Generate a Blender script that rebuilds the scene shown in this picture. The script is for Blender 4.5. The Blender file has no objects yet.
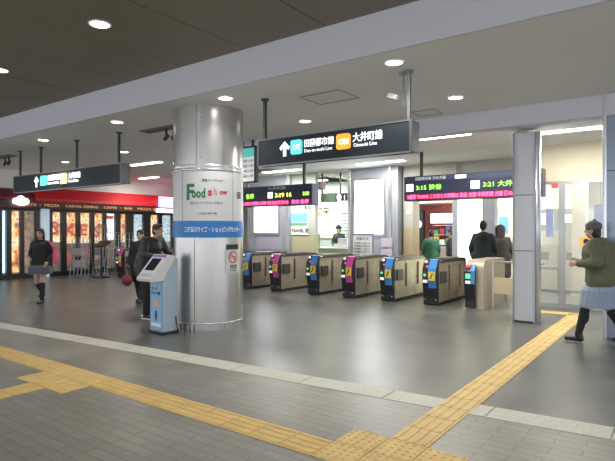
import bpy, bmesh, math, random
from mathutils import Vector, Matrix
random.seed(7)
SC = bpy.context.scene
COL = SC.collection
PI = math.pi
def R(d): return math.radians(d)

# ------------------------------------------------------------------ materials
MATS = {}
def mat(name, col, rough=.5, metal=0, emit=0, ecol=None, alpha=None, trans=0, noise=None, coat=0, spec=None):
    if name in MATS: return MATS[name]
    m = bpy.data.materials.new(name); m.use_nodes = True
    nt = m.node_tree; b = nt.nodes['Principled BSDF']
    b.inputs['Base Color'].default_value = (*col, 1)
    b.inputs['Roughness'].default_value = rough
    b.inputs['Metallic'].default_value = metal
    if spec is not None: b.inputs['Specular IOR Level'].default_value = spec
    if coat: b.inputs['Coat Weight'].default_value = coat
    if trans: b.inputs['Transmission Weight'].default_value = trans
    if alpha is not None: b.inputs['Alpha'].default_value = alpha
    if emit:
        b.inputs['Emission Color'].default_value = (*(ecol or col), 1)
        b.inputs['Emission Strength'].default_value = emit
    if noise:
        sc, amt = noise
        tc = nt.nodes.new('ShaderNodeTexCoord'); n = nt.nodes.new('ShaderNodeTexNoise')
        n.inputs['Scale'].default_value = sc; n.inputs['Detail'].default_value = 4
        rp = nt.nodes.new('ShaderNodeValToRGB')
        rp.color_ramp.elements[0].position = .3; rp.color_ramp.elements[1].position = .7
        rp.color_ramp.elements[0].color = (*[c*(1-amt) for c in col], 1)
        rp.color_ramp.elements[1].color = (*[min(1, c*(1+amt)) for c in col], 1)
        nt.links.new(tc.outputs['Object'], n.inputs['Vector'])
        nt.links.new(n.outputs['Fac'], rp.inputs['Fac'])
        nt.links.new(rp.outputs['Color'], b.inputs['Base Color'])
    MATS[name] = m
    return m
def poster_mat(name, cols, scale=4, emit=1.0, stretch=(1,1,1)):
    """printed artwork: blotches of several inks, backlit or plain"""
    if name in MATS: return MATS[name]
    m = bpy.data.materials.new(name); m.use_nodes = True
    nt = m.node_tree; b = nt.nodes['Principled BSDF']
    tc = nt.nodes.new('ShaderNodeTexCoord'); mp = nt.nodes.new('ShaderNodeMapping')
    mp.inputs['Scale'].default_value = stretch
    n = nt.nodes.new('ShaderNodeTexNoise'); n.inputs['Scale'].default_value = scale; n.inputs['Detail'].default_value = 2
    rp = nt.nodes.new('ShaderNodeValToRGB'); rp.color_ramp.interpolation = 'EASE'
    els = rp.color_ramp.elements
    while len(els) < len(cols): els.new(.5)
    for i, c in enumerate(cols):
        els[i].position = .32 + .36*i/(len(cols)-1); els[i].color = (*c, 1)
    nt.links.new(tc.outputs['Object'], mp.inputs['Vector']); nt.links.new(mp.outputs['Vector'], n.inputs['Vector'])
    nt.links.new(n.outputs['Fac'], rp.inputs['Fac']); b.inputs['Base Color'].default_value = (.03,.03,.03,1)
    if emit:
        nt.links.new(rp.outputs['Color'], b.inputs['Emission Color']); b.inputs['Emission Strength'].default_value = emit
    b.inputs['Roughness'].default_value = .3
    MATS[name] = m
    return m

steel = mat('brushed_steel', (.56,.55,.54), .30, .92, noise=(3,.05))
steel_dark = mat('grey_steel', (.30,.31,.33), .35, .8)
chrome = mat('chrome', (.75,.76,.80), .25, .75)
white_paint = mat('white_paint', (.80,.80,.79), .6)
lilac_paint = mat('pale_lilac_paint', (.66,.66,.74), .7)
ceil_white = mat('ceiling_board', (.78,.785,.755), .85, noise=(.8,.02))
black = mat('black_plastic', (.018,.018,.022), .35)
dark = mat('dark_charcoal', (.045,.05,.055), .4)
rubber = mat('black_rubber', (.02,.02,.02), .8)
white = mat('white_panel', (.8,.81,.83), .45)
cream = mat('cream_wall', (.68,.62,.47), .7)
beige = mat('beige_tile', (.50,.40,.26), .5)
blue_p = mat('blue_plastic', (.06,.25,.62), .4)
mag_p = mat('magenta_plastic', (.62,.08,.36), .4)
yellow_p = mat('yellow_sticker', (.85,.62,.04), .5)
glass = mat('clear_glass', (.92,.97,.96), .03, 0, alpha=.16)
tglass = mat('tinted_glass', (.35,.42,.45), .05, 0, alpha=.35)

# ------------------------------------------------------------------ mesh builder
class B:
    def __init__(s): s.bm = bmesh.new()
    def _m(s, vs, mi):
        fs = set()
        for v in vs:
            for f in v.link_faces: fs.add(f)
        for f in fs: f.material_index = mi
    def box(s, x0, x1, y0, y1, z0, z1, mi=0):
        r = bmesh.ops.create_cube(s.bm, size=1)
        for v in r['verts']:
            v.co = Vector(((x0+x1)/2+v.co.x*(x1-x0), (y0+y1)/2+v.co.y*(y1-y0), (z0+z1)/2+v.co.z*(z1-z0)))
        s._m(r['verts'], mi); return s
    def bev(s, x0, x1, y0, y1, z0, z1, w=.01, mi=0, seg=2):
        r = bmesh.ops.create_cube(s.bm, size=1)
        for v in r['verts']:
            v.co = Vector(((x0+x1)/2+v.co.x*(x1-x0), (y0+y1)/2+v.co.y*(y1-y0), (z0+z1)/2+v.co.z*(z1-z0)))
        es = set(e for v in r['verts'] for e in v.link_edges)
        s._m(r['verts'], mi)
        bmesh.ops.bevel(s.bm, geom=list(es), offset=w, segments=seg, affect='EDGES', profile=.5)
        return s
    def cone(s, p0, p1, r0, r1=None, n=16, mi=0, caps=True):
        p0, p1 = Vector(p0), Vector(p1); r1 = r0 if r1 is None else r1
        d = p1-p0; L = d.length
        q = Vector((0,0,1)).rotation_difference(d.normalized()) if L > 1e-6 else Matrix.Identity(3).to_quaternion()
        mt = Matrix.Translation((p0+p1)/2) @ q.to_matrix().to_4x4()
        r = bmesh.ops.create_cone(s.bm, cap_ends=caps, segments=n, radius1=r0, radius2=r1, depth=L, matrix=mt)
        s._m(r['verts'], mi); return s
    def ell(s, c, r, n=12, mi=0, rot=None):
        if not hasattr(r, '__len__'): r = (r, r, r)
        mt = Matrix.Translation(c)
        if rot is not None: mt = mt @ rot.to_4x4()
        mt = mt @ Matrix.Diagonal((*r, 1))
        q = bmesh.ops.create_uvsphere(s.bm, u_segments=n, v_segments=max(6, n*2//3), radius=1, matrix=mt)
        s._m(q['verts'], mi); return s
    def cap(s, p0, r0, p1, r1, n=12, mi=0):
        s.cone(p0, p1, r0, r1, n, mi); s.ell(p0, r0, n, mi); s.ell(p1, r1, n, mi); return s
    def prism(s, prof, a0, a1, axis='x', mi=0):
        """profile (u,v) extruded along axis. axis x: (y,z); y: (x,z); z: (x,y)"""
        def P(a, u, v): return {'x': (a,u,v), 'y': (u,a,v), 'z': (u,v,a)}[axis]
        A = [s.bm.verts.new(P(a0,*p)) for p in prof]; C = [s.bm.verts.new(P(a1,*p)) for p in prof]
        n = len(prof); fs = [s.bm.faces.new(A), s.bm.faces.new(C[::-1])]
        for i in range(n): fs.append(s.bm.faces.new((A[i], C[i], C[(i+1)%n], A[(i+1)%n])))
        for f in fs: f.material_index = mi
        bmesh.ops.recalc_face_normals(s.bm, faces=fs)
        return s
    def lathe(s, prof, n=48, c=(0,0), mi=0):
        rings = []
        for r, z in prof:
            rings.append([s.bm.verts.new((c[0]+r*math.cos(2*PI*i/n), c[1]+r*math.sin(2*PI*i/n), z)) for i in range(n)])
        for a, b in zip(rings, rings[1:]):
            for i in range(n):
                f = s.bm.faces.new((a[i], a[(i+1)%n], b[(i+1)%n], b[i])); f.material_index = mi; f.smooth = True
        return s
    def shell(s, c, r0, r1, f0, f1, z0, z1, n=24, mi=0):
        """curved slab between two radii and two angles"""
        def V(r, f, z): return s.bm.verts.new((c[0]+r*math.cos(f), c[1]+r*math.sin(f), z))
        g = []
        for i in range(n+1):
            f = f0+(f1-f0)*i/n
            g.append([V(r0,f,z0), V(r1,f,z0), V(r1,f,z1), V(r0,f,z1)])
        fs = []
        for a, b in zip(g, g[1:]):
            for k in range(4):
                fs.append(s.bm.faces.new((a[k], a[(k+1)%4], b[(k+1)%4], b[k])))
        fs.append(s.bm.faces.new(g[0])); fs.append(s.bm.faces.new(g[-1][::-1]))
        for f in fs: f.material_index = mi
        bmesh.ops.recalc_face_normals(s.bm, faces=fs)
        return s
    def build(s, name, mats, parent=None, smooth=False):
        me = bpy.data.meshes.new(name); s.bm.normal_update(); s.bm.to_mesh(me); s.bm.free()
        if not isinstance(mats, (list, tuple)): mats = [mats]
        for m in mats: me.materials.append(m)
        if smooth:
            for p in me.polygons: p.use_smooth = True
        o = bpy.data.objects.new(name, me); COL.objects.link(o)
        if parent: o.parent = parent
        return o
def empty(name, loc, rz=0):
    o = bpy.data.objects.new(name, None); o.location = loc; o.rotation_euler = (0,0,rz); o.empty_display_size = .2
    COL.objects.link(o); return o
def tag(o, label=None, cat=None, group=None, kind=None):
    if label: o['label'] = label
    if cat: o['category'] = cat
    if group: o['group'] = group
    if kind: o['kind'] = kind
    return o
def dup(root, loc=None):
    r = root.copy(); COL.objects.link(r)
    if loc is not None: r.location = loc
    for ch in list(root.children):
        c = ch.copy(); COL.objects.link(c); c.parent = r
        for g in list(ch.children):
            d = g.copy(); COL.objects.link(d); d.parent = c
    return r
def text_mesh(body, size, ext=.002, align='LEFT', bold=0, sx=1, space=1):
    cu = bpy.data.curves.new('lettering', 'FONT'); cu.body = body; cu.size = size; cu.extrude = ext
    cu.align_x = align; cu.offset = bold; cu.resolution_u = 2; cu.space_character = space
    o = bpy.data.objects.new('tmp', cu); COL.objects.link(o)
    bpy.context.view_layer.update()
    me = bpy.data.meshes.new_from_object(o.evaluated_get(bpy.context.evaluated_depsgraph_get()))
    bpy.data.objects.remove(o); bpy.data.curves.remove(cu)
    if sx != 1:
        for v in me.vertices: v.co.x *= sx
    return me
def text(body, size, m, loc, rz=0, parent=None, align='LEFT', bold=0, name='lettering', width=None, ext=.002, tilt=0):
    """standing lettering; rz=0 faces -Y"""
    me = text_mesh(body, size, ext, align, bold)
    if width:
        xs = [v.co.x for v in me.vertices]; w = max(xs)-min(xs)
        if w > 0:
            for v in me.vertices: v.co.x *= width/w
    me.transform(Matrix.Rotation(R(90)-tilt, 4, 'X'))
    me.materials.clear(); me.materials.append(m)
    o = bpy.data.objects.new(name, me); COL.objects.link(o)
    o.location = loc; o.rotation_euler = (0,0,rz)
    if parent: o.parent = parent
    return o
def struct(o): o['kind'] = 'structure'; return o

# ------------------------------------------------------------------ setting: floor
def floor_mat():
    m = bpy.data.materials.new('stone_paving'); m.use_nodes = True
    nt = m.node_tree; b = nt.nodes['Principled BSDF']; L = nt.links
    tc = nt.nodes.new('ShaderNodeTexCoord')
    mp = nt.nodes.new('ShaderNodeMapping'); mp.inputs['Rotation'].default_value = (0,0,0)
    br = nt.nodes.new('ShaderNodeTexBrick')
    br.inputs['Scale'].default_value = 1; br.inputs['Brick Width'].default_value = .40; br.inputs['Row Height'].default_value = .10
    br.inputs['Mortar Size'].default_value = .005; br.inputs['Mortar Smooth'].default_value = .3
    br.inputs['Color1'].default_value = (.235,.220,.178,1); br.inputs['Color2'].default_value = (.205,.192,.158,1)
    br.inputs['Mortar'].default_value = (.13,.12,.10,1)
    L.new(tc.outputs['Object'], mp.inputs['Vector']); L.new(mp.outputs['Vector'], br.inputs['Vector'])
    n = nt.nodes.new('ShaderNodeTexNoise'); n.inputs['Scale'].default_value = 1.3; n.inputs['Detail'].default_value = 6
    L.new(tc.outputs['Object'], n.inputs['Vector'])
    mx = nt.nodes.new('ShaderNodeMix'); mx.data_type = 'RGBA'; mx.blend_type = 'OVERLAY'; mx.inputs[0].default_value = .5
    L.new(br.outputs['Color'], mx.inputs[6]); L.new(n.outputs['Fac'], mx.inputs[7])
    hs = nt.nodes.new('ShaderNodeHueSaturation'); hs.inputs['Saturation'].default_value = .8
    L.new(mx.outputs[2], hs.inputs['Color']); L.new(hs.outputs['Color'], b.inputs['Base Color'])
    rr = nt.nodes.new('ShaderNodeMapRange'); rr.inputs['To Min'].default_value = .30; rr.inputs['To Max'].default_value = .48
    L.new(n.outputs['Fac'], rr.inputs['Value']); L.new(rr.outputs['Result'], b.inputs['Roughness'])
    bp = nt.nodes.new('ShaderNodeBump'); bp.inputs['Strength'].default_value = .25; bp.inputs['Distance'].default_value = .004
    L.new(br.outputs['Fac'], bp.inputs['Height']); bp.invert = True
    L.new(bp.outputs['Normal'], b.inputs['Normal'])
    return m
def floor2_mat():
    m = bpy.data.materials.new('smooth_grey_paving'); m.use_nodes = True
    nt = m.node_tree; b = nt.nodes['Principled BSDF']; L = nt.links
    tc = nt.nodes.new('ShaderNodeTexCoord')
    br = nt.nodes.new('ShaderNodeTexBrick')
    br.inputs['Scale'].default_value = 1; br.inputs['Brick Width'].default_value = .60; br.inputs['Row Height'].default_value = .30
    br.inputs['Mortar Size'].default_value = .003; br.inputs['Mortar Smooth'].default_value = .3
    br.inputs['Color1'].default_value = (.112,.113,.104,1); br.inputs['Color2'].default_value = (.096,.098,.090,1)
    br.inputs['Mortar'].default_value = (.075,.075,.072,1)
    L.new(tc.outputs['Object'], br.inputs['Vector'])
    n = nt.nodes.new('ShaderNodeTexNoise'); n.inputs['Scale'].default_value = 2; n.inputs['Detail'].default_value = 5
    L.new(tc.outputs['Object'], n.inputs['Vector'])
    mx = nt.nodes.new('ShaderNodeMix'); mx.data_type = 'RGBA'; mx.blend_type = 'OVERLAY'; mx.inputs[0].default_value = .35
    L.new(br.outputs['Color'], mx.inputs[6]); L.new(n.outputs['Fac'], mx.inputs[7]); L.new(mx.outputs[2], b.inputs['Base Color'])
    rr = nt.nodes.new('ShaderNodeMapRange'); rr.inputs['To Min'].default_value = .26; rr.inputs['To Max'].default_value = .42
    L.new(n.outputs['Fac'], rr.inputs['Value']); L.new(rr.outputs['Result'], b.inputs['Roughness'])
    return m
# curved boundary of the pale stone line
LINE = [(-24,2.2),(-14,3.5),(-9.36,3.99),(-7,4.2),(-5,4.36),(-3.21,4.48),(-1.37,4.64),(-.47,4.72),(2,4.82),(8,4.9)]
WID = .29
b = B(); bm = b.bm
v0 = [bm.verts.new((x,-8,0)) for x,y in LINE]; v1 = [bm.verts.new((x,y-WID/2,0)) for x,y in LINE]; v2 = [bm.verts.new((x,24,0)) for x,y in LINE]
for i in range(len(LINE)-1):
    bm.faces.new((v0[i],v0[i+1],v1[i+1],v1[i])).material_index = 0
    bm.faces.new((v1[i],v1[i+1],v2[i+1],v2[i])).material_index = 1
struct(b.build('floor', [floor_mat(), floor2_mat()]))
linem = mat('pale_granite', (.50,.49,.43), .6, noise=(30,.12))
b = B(); bm = b.bm
pts = []
for (x0,y0),(x1,y1) in zip(LINE, LINE[1:]):
    n = max(1, round((x1-x0)/.9))
    for k in range(n): pts.append((x0+(x1-x0)*k/n, y0+(y1-y0)*k/n))
pts.append(LINE[-1])
for (x0,y0),(x1,y1) in zip(pts, pts[1:]):
    g = .006
    b.prism([(x0+g,y0-WID),(x1-g,y1-WID),(x1-g,y1),(x0+g,y0)], -.01, .004, 'z')
struct(b.build('trim_1', linem))

# tactile paving: bars as real ridges, warning tiles with studs
tac = mat('yellow_tactile_tile', (.66,.46,.17), .6, noise=(6,.10))
def bar_tile(b, x, y, along):
    w = .30; g = .004
    b.box(x+g, x+w-g, y+g, y+w-g, -.01, .006)
    for k in range(4):
        c = .0375+.075*k
        if along == 'x': b.bev(x+.015, x+w-.015, y+c-.014, y+c+.014, .004, .012, .004, seg=1)
        else: b.bev(x+c-.014, x+c+.014, y+.015, y+w-.015, .004, .012, .004, seg=1)
def stud_tile(b, x, y):
    w = .30; g = .004
    b.box(x+g, x+w-g, y+g, y+w-g, -.01, .006)
    for i in range(5):
        for j in range(5): b.cone((x+.03+.06*i, y+.03+.06*j, .005), (x+.03+.06*i, y+.03+.06*j, .012), .016, .011, 8)
b = B()
x = -1.5-.3*2
x = -2.4
while x > -5.05: bar_tile(b, x, 2.89, 'x'); x -= .3
tag(b.build('tactile_paving', tac), 'long yellow ridged tactile strip across the foreground between the left studded patch and bottom junction', 'tactile paving')
b = B(); x = -6.0
while x > -16: bar_tile(b, x, 2.89, 'x'); x -= .3
tag(b.build('tactile_paving', tac), 'yellow ridged tactile strip reaching the left edge beyond the studded patch', 'tactile paving')
b = B()
for i in (0,1,-1):
    for j in (0,1): stud_tile(b, -1.80+.3*i, 2.89+.3*j)
tag(b.build('warning_paving', tac), 'studded yellow warning tiles at the bottom edge where two tactile strips meet', 'tactile paving')
b = B(); y = 3.49
while y < 10.5: bar_tile(b, -1.80, y, 'y'); y += .3
tag(b.build('tactile_paving', tac), 'yellow ridged tactile strip leading from the studded junction toward the glass wall', 'tactile paving')
b = B(); x = -1.2
while x < 2: bar_tile(b, x, 2.89, 'x'); x += .3
tag(b.build('tactile_paving', tac), 'yellow ridged tactile tiles right of the bottom studded junction', 'tactile paving')
b = B()
for i in range(3):
    for j in range(2): stud_tile(b, -5.70+.3*i, 2.59+.3*j)
tag(b.build('warning_paving', tac), 'patch of studded yellow tiles beside the long strip at far left', 'tactile paving')
b = B(); y = 2.29
while y > -2: bar_tile(b, -5.40, y, 'y'); y -= .3
tag(b.build('tactile_paving', tac), 'short yellow tactile strip leaving the left edge from the small studded patch', 'tactile paving')
b = B(); x = -2.1
while x > -2.7: stud_tile(b, x, 10.5); x -= .3
stud_tile(b, -1.8, 10.5)
tag(b.build('warning_paving', tac), 'pale studded tiles ending the strip in front of the glass wall', 'tactile paving')

# ------------------------------------------------------------------ ceilings
dk = bpy.data.materials.new('dark_perforated_panel'); dk.use_nodes = True
nt = dk.node_tree; bs = nt.nodes['Principled BSDF']; bs.inputs['Roughness'].default_value = .55; bs.inputs['Metallic'].default_value = .2
tc = nt.nodes.new('ShaderNodeTexCoord'); vo = nt.nodes.new('ShaderNodeTexVoronoi'); vo.inputs['Scale'].default_value = 40; vo.inputs['Randomness'].default_value = 0
rp = nt.nodes.new('ShaderNodeValToRGB'); rp.color_ramp.elements[0].position = .28; rp.color_ramp.elements[0].color = (.15,.125,.075,1)
rp.color_ramp.elements[1].position = .34; rp.color_ramp.elements[1].color = (.27,.245,.185,1)
nt.links.new(tc.outputs['Object'], vo.inputs['Vector']); nt.links.new(vo.outputs['Distance'], rp.inputs['Fac']); nt.links.new(rp.outputs['Color'], bs.inputs['Base Color'])
b = B(); x = -26.3
xs = []
while x < 8: xs.append(x); x += 1.27
for x0, x1 in zip(xs, xs[1:]):
    b.box(x0+.006, x1-.006, -6, 5.1, 3.95, 4.0)
struct(b.build('ceiling', dk))
b = B(); b.box(-26, 8, -6, 5.1, 4.02, 4.1); struct(b.build('ceiling', mat('void_black', (.01,.01,.01), .9)))
b = B(); b.box(-26, 8, 5.1, 8.55, 3.5, 4.3); b.box(-26, -9.4, 8.55, 24, 3.5, 4.3); b.box(-9.4, 8, 8.75, 24, 3.28, 4.3)
# access hatch outlines
struct(b.build('ceiling', ceil_white))
b = B(); b.box(-26, 8, 5.06, 5.10, 3.5, 4.1); struct(b.build('trim_2', lilac_paint))
b = B(); b.box(-9.4, 8, 8.53, 8.78, 3.2, 3.52); struct(b.build('trim_3', lilac_paint))
groove = mat('joint_grey', (.28,.28,.27), .8)
for (x0,x1,y0,y1,lb) in ((-4.6,-3.9,6.05,6.6,'faint square hatch outline in the pale ceiling above the hanging line sign'),(-3.7,-3.3,7.9,8.3,'smaller faint hatch outline in the ceiling close to the lilac soffit')):
    t = .012; b = B(); z0, z1 = 3.492, 3.4995
    b.box(x0,x1,y0,y0+t,z0,z1); b.box(x0,x1,y1-t,y1,z0,z1); b.box(x0,x0+t,y0,y1,z0,z1); b.box(x1-t,x1,y0,y1,z0,z1)
    tag(b.build('access_hatch', groove), lb, 'access hatch')

# downlights
lamp_glow = mat('downlight_glow', (1,1,.97), .5, emit=9, ecol=(1,.99,.93))
def downlight(loc, power, label, size=.095):
    e = empty('downlight', loc)
    b = B(); b.lathe([(size+.025,-.001),(size+.025,-.010),(size+.004,-.012),(size,-.004)], 28); b.build('rim', white_paint, e)
    b = B(); b.cone((0,0,-.008),(0,0,-.003), size, size, 28); b.build('lamp', lamp_glow, e)
    tag(e, label, 'ceiling light', 'round downlights')
    L = bpy.data.lights.new('lamp_light', 'SPOT'); L.energy = power; L.color = (1,.97,.90); L.spot_size = R(130); L.spot_blend = .8; L.shadow_soft_size = .09
    lo = bpy.data.objects.new('lamp_light', L); lo.location = (0,0,-.03); COL.objects.link(lo); lo.parent = e
    return e
DL = [(-2.76,5.45,'round downlight in the pale ceiling above the right end of the line sign'),
 (-5.50,5.45,'round downlight directly above the steel pillar'),
 (-8.28,5.5,'round downlight left of the steel pillar, nearest the dark ceiling edge'),
 (-11.2,5.65,'round downlight between the pillar and left edge, just under the dark ceiling'),
 (-2.76,7.42,'round downlight nearest the right soffit, right of the line sign'),
 (-5.52,7.44,'round downlight above the middle of the hanging line sign'),
 (-8.28,7.5,'round downlight hidden close behind the steel pillar'),
 (-11.3,7.7,'round downlight above the right end of the far left hanging sign'),
 (-14.3,7.84,'small far downlight above the middle of the left hanging sign'),
 (-.2,5.45,'unseen round downlight beyond the right edge of the pale ceiling')]  # out of view, continues the grid, added for lighting
for x, y, l in DL: downlight((x,y,3.5), 75, l)
for x, y, l in ((-5.52,3.44,'round downlight in the dark perforated ceiling, upper left of centre'),(-8.31,3.54,'round downlight in the dark perforated ceiling at the left edge'),
                (-2.76,3.4,'unseen round downlight in the dark ceiling above the frame'),(-5.5,1.2,'unseen round downlight in the dark ceiling nearer the viewer'),(-2.7,1.2,'unseen round downlight in the dark ceiling almost overhead'),(-.2,3.4,'unseen round downlight in the dark ceiling toward the right')):  # unseen downlights continuing the grid, added for lighting
    downlight((x,y,3.95), 50, l, .105)

# fluorescent lights
tube_glow = mat('fluorescent_glow', (1,1,.98), .5, emit=7, ecol=(1,1,.93))
def batten(x0, x1, y, z, label, power=60, col=(1,.98,.9)):
    e = empty('ceiling_strip_light', ((x0+x1)/2, y, z)); w = (x1-x0)/2
    b = B(); b.bev(-w, w, -.11, .11, -.012, .0, .005); b.build('housing', white_paint, e)
    b = B(); b.bev(-w+.03, w-.03, -.085, .085, -.03, -.010, .006); b.build('diffuser', tube_glow, e)
    tag(e, label, 'ceiling light', 'fluorescent strip lights')
    L = bpy.data.lights.new('strip_light', 'AREA'); L.shape = 'RECTANGLE'; L.size = 2*w; L.size_y = .15; L.energy = power; L.color = col
    lo = bpy.data.objects.new('strip_light', L); lo.location = (0,0,-.04); COL.objects.link(lo); lo.parent = e
batten(-4.15,-3.1,9.1,3.28,'white strip light behind the soffit, right of the line sign end')
batten(-6.97,-5.6,11.65,3.28,'white strip light seen just below the middle of the line sign')
batten(-2.15,-1.1,9.82,3.28,'bright strip light above the cream fascia at right')
batten(-13.4,-12.0,9.36,3.5,'white strip light left of the pillar, the nearer of two',35)
batten(-16.55,-15.5,11.95,3.5,'white strip light left of the pillar, the farther of two',35)
batten(-10.2,-8.8,11.65,3.28,'white strip light above the left departure board')
batten(-4.9,-3.4,14.6,3.28,'added white strip light deep behind the right departure board',85)  # added to brighten the far hall
batten(-8.4,-6.9,14.6,3.28,'added white strip light deep in the hall behind the bright advertising column',85)  # likewise added for hall illumination
batten(-11.4,-9.9,14.6,3.28,'added white strip light deep in the hall above the staffed counter',85)  # extra strip added for illumination deep in the hall
batten(-1.9,-.6,13.2,3.28,'white strip light seen through the glass wall at right',50)

# ------------------------------------------------------------------ walls
b = B(); b.box(-26, 8, 19, 19.2, 0, 3.6); struct(b.build('wall_back', mat('pale_grey_wall', (.55,.56,.53), .7)))
b = B(); b.box(-17.95,-17.6, 13.9, 19, 0, 3.6); b.box(-17.9,-17.5, 3, 19, 2.9, 3.5); struct(b.build('wall_left', mat('offwhite_wall', (.72,.72,.70), .7)))

# ------------------------------------------------------------------ big round pillar
PC = (-6.40, 5.95); PR = .567; F0 = math.atan2(-5.95, 6.40)
root = empty('steel_pillar', (PC[0], PC[1], 0))
tag(root, 'large round brushed steel pillar with a white shop poster and blue band', 'pillar')
def seam(b, f, z0, z1, r=PR):
    b.shell((0,0), r-.004, r+.0025, f-.006, f+.006, z0, z1, 2)
b = B(); b.lathe([(PR,.09),(PR,2.50)], 64); b.lathe([(PR,2.56),(PR,3.5)], 64); sh = b.build('shaft', steel, root)
b = B()
for a in (-22, 100, 220): seam(b, F0+R(a), .09, 1.42)
for a in (-19, 100, 220): seam(b, F0+R(a), 2.56, 3.5)
b.build('panel_seam', mat('seam_black', (.03,.03,.03), .6), root)
b = B(); b.lathe([(PR-.01,2.47),(PR+.018,2.48),(PR+.018,2.51),(PR-.004,2.53),(PR+.012,2.545),(PR+.012,2.57),(PR-.01,2.58)], 64); b.build('ring', chrome, root, True)
b = B()
n = 96; prof = [(PR-.012+.008*(i % 2), i) for i in range(n)]
for z0, z1 in ((0,.10),):
    A = [b.bm.verts.new((r*math.cos(2*PI*i/n), r*math.sin(2*PI*i/n), z0)) for r, i in prof]
    C = [b.bm.verts.new((r*math.cos(2*PI*i/n), r*math.sin(2*PI*i/n), z1)) for r, i in prof]
    for i in range(n): b.bm.faces.new((A[i],A[(i+1)%n],C[(i+1)%n],C[i]))
b.build('fluted_base', steel, root)
b = B(); b.lathe([(PR-.01,.095),(PR+.004,.10),(PR+.004,.115),(PR-.005,.118)], 64); b.build('base_ring', chrome, root)
# rivets near top
b = B()
for a in (-52,-26,-12,48,62):
    for z in (2.68,3.3):
        f = F0+R(a); b.ell((PR*math.cos(f), PR*math.sin(f), z), .008, 8)
b.build('rivet', dark, root)
# poster wrap
pw = mat('poster_white', (.70,.71,.72), .35); PR2 = PR+.012
b = B(); b.shell((0,0), PR-.002, PR2, F0-R(75), F0+R(75), 1.70, 2.475, 40); po = b.build('poster_wrap', pw, root, False)
b = B()
for a in (-43,41): b.shell((0,0), PR2-.001, PR2+.003, F0+R(a)-.008, F0+R(a)+.008, 1.70, 2.475, 2)
b.build('poster_rail', steel_dark, root)
b = B(); b.shell((0,0), PR-.002, PR2+.002, F0-R(80), F0+R(88), 1.44, 1.70, 40)
b.build('blue_band', mat('band_blue', (.015,.20,.58), .35), root)
def wrap_text(body, size, m, ang, z, r, name='lettering', align='LEFT', bold=0, width=None, parent=root):
    me = text_mesh(body, size, .0015, align, bold)
    xs = [v.co.x for v in me.vertices]; w = (max(xs)-min(xs)) or 1; k = (width/w) if width else 1
    me.materials.clear(); me.materials.append(m)
    for v in me.vertices:
        x, y, zz = v.co; f = F0+R(ang)+x*k/r; rr = r+zz+.002
        v.co = (rr*math.cos(f), rr*math.sin(f), z+y)
    o = bpy.data.objects.new(name, me); COL.objects.link(o); o.parent = parent
    return o
ink = mat('dark_ink', (.06,.06,.07), .6); white_ink = mat('white_ink', (.85,.87,.9), .5)
green_i = mat('green_ink', (.02,.20,.07), .5); red_i = mat('red_ink', (.62,.05,.08), .5); pink_i = mat('pink_ink', (.70,.22,.32), .5)
wrap_text('F', .34, green_i, -36, 2.03, PR2, bold=.010, width=.13)
wrap_text('ood', .20, green_i, -26, 2.06, PR2, bold=.006, width=.215)
wrap_text('s', .17, red_i, -1, 2.09, PR2, bold=.006)
wrap_text('h', .17, pink_i, 7.5, 2.10, PR2, bold=.003, width=.045)
wrap_text('ow', .12, red_i, 17, 2.11, PR2, bold=.004, width=.13)
wrap_text('東急フードショー', .045, ink, -10, 2.31, PR2)
wrap_text('おいしさ・フードショー・たのしさ', .052, ink, -28, 1.96, PR2, width=.50)
wrap_text('二子玉川 地下一階', .035, ink, -16, 1.80, PR2)
wrap_text('田', .12, ink, 50, 2.07, PR2, bold=.004)
wrap_text('二子玉川ライズ・ショッピングセンター', .085, white_ink, -39, 1.535, PR2+.002, bold=.002, width=.98)
# no smoking notice
ns = empty('no_smoking_sign', (PC[0], PC[1], 0)); tag(ns, 'white no smoking notice with a black top fixed to the pillar', 'sign')
b = B(); b.shell((0,0), PR+.001, PR+.012, F0+R(27), F0+R(56), .88, 1.25, 8); b.build('board', mat('notice_white', (.62,.62,.60), .5), ns)
b = B(); b.shell((0,0), PR+.001, PR+.014, F0+R(29), F0+R(54), 1.25, 1.33, 8); b.build('header', black, ns)
# ring with slash, wrapped
b = B()
def wp(u, v, r): f = F0+R(41.5)+u/r; return (r*math.cos(f), r*math.sin(f), 1.13+v)
N = 28; rr = PR+.014
for i in range(N):
    a0, a1 = 2*PI*i/N, 2*PI*(i+1)/N
    q = [wp(ra*math.cos(a), ra*math.sin(a), rr) for ra, a in ((.075,a0),(.095,a0),(.095,a1),(.075,a1))]
    b.bm.faces.new([b.bm.verts.new(p) for p in q])
q = [wp(u, v, rr+.002) for u, v in ((-.062,.048),(-.048,.062),(.062,-.048),(.048,-.062))]
b.bm.faces.new([b.bm.verts.new(p) for p in q])
b.build('prohibition_ring', mat('prohibition_red', (.55,.04,.04), .5), ns)
b = B(); q = [wp(u, v, rr-.0005) for u, v in ((-.06,-.012),(.05,-.012),(.05,.012),(-.06,.012))]
b.bm.faces.new([b.bm.verts.new(p) for p in q]); b.build('cigarette', black, ns)
wrap_text('禁煙', .075, ink, 35, .95, PR+.012, parent=ns)
wrap_text('NO SMOKING', .024, ink, 34, .91, PR+.012, parent=ns)

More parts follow.
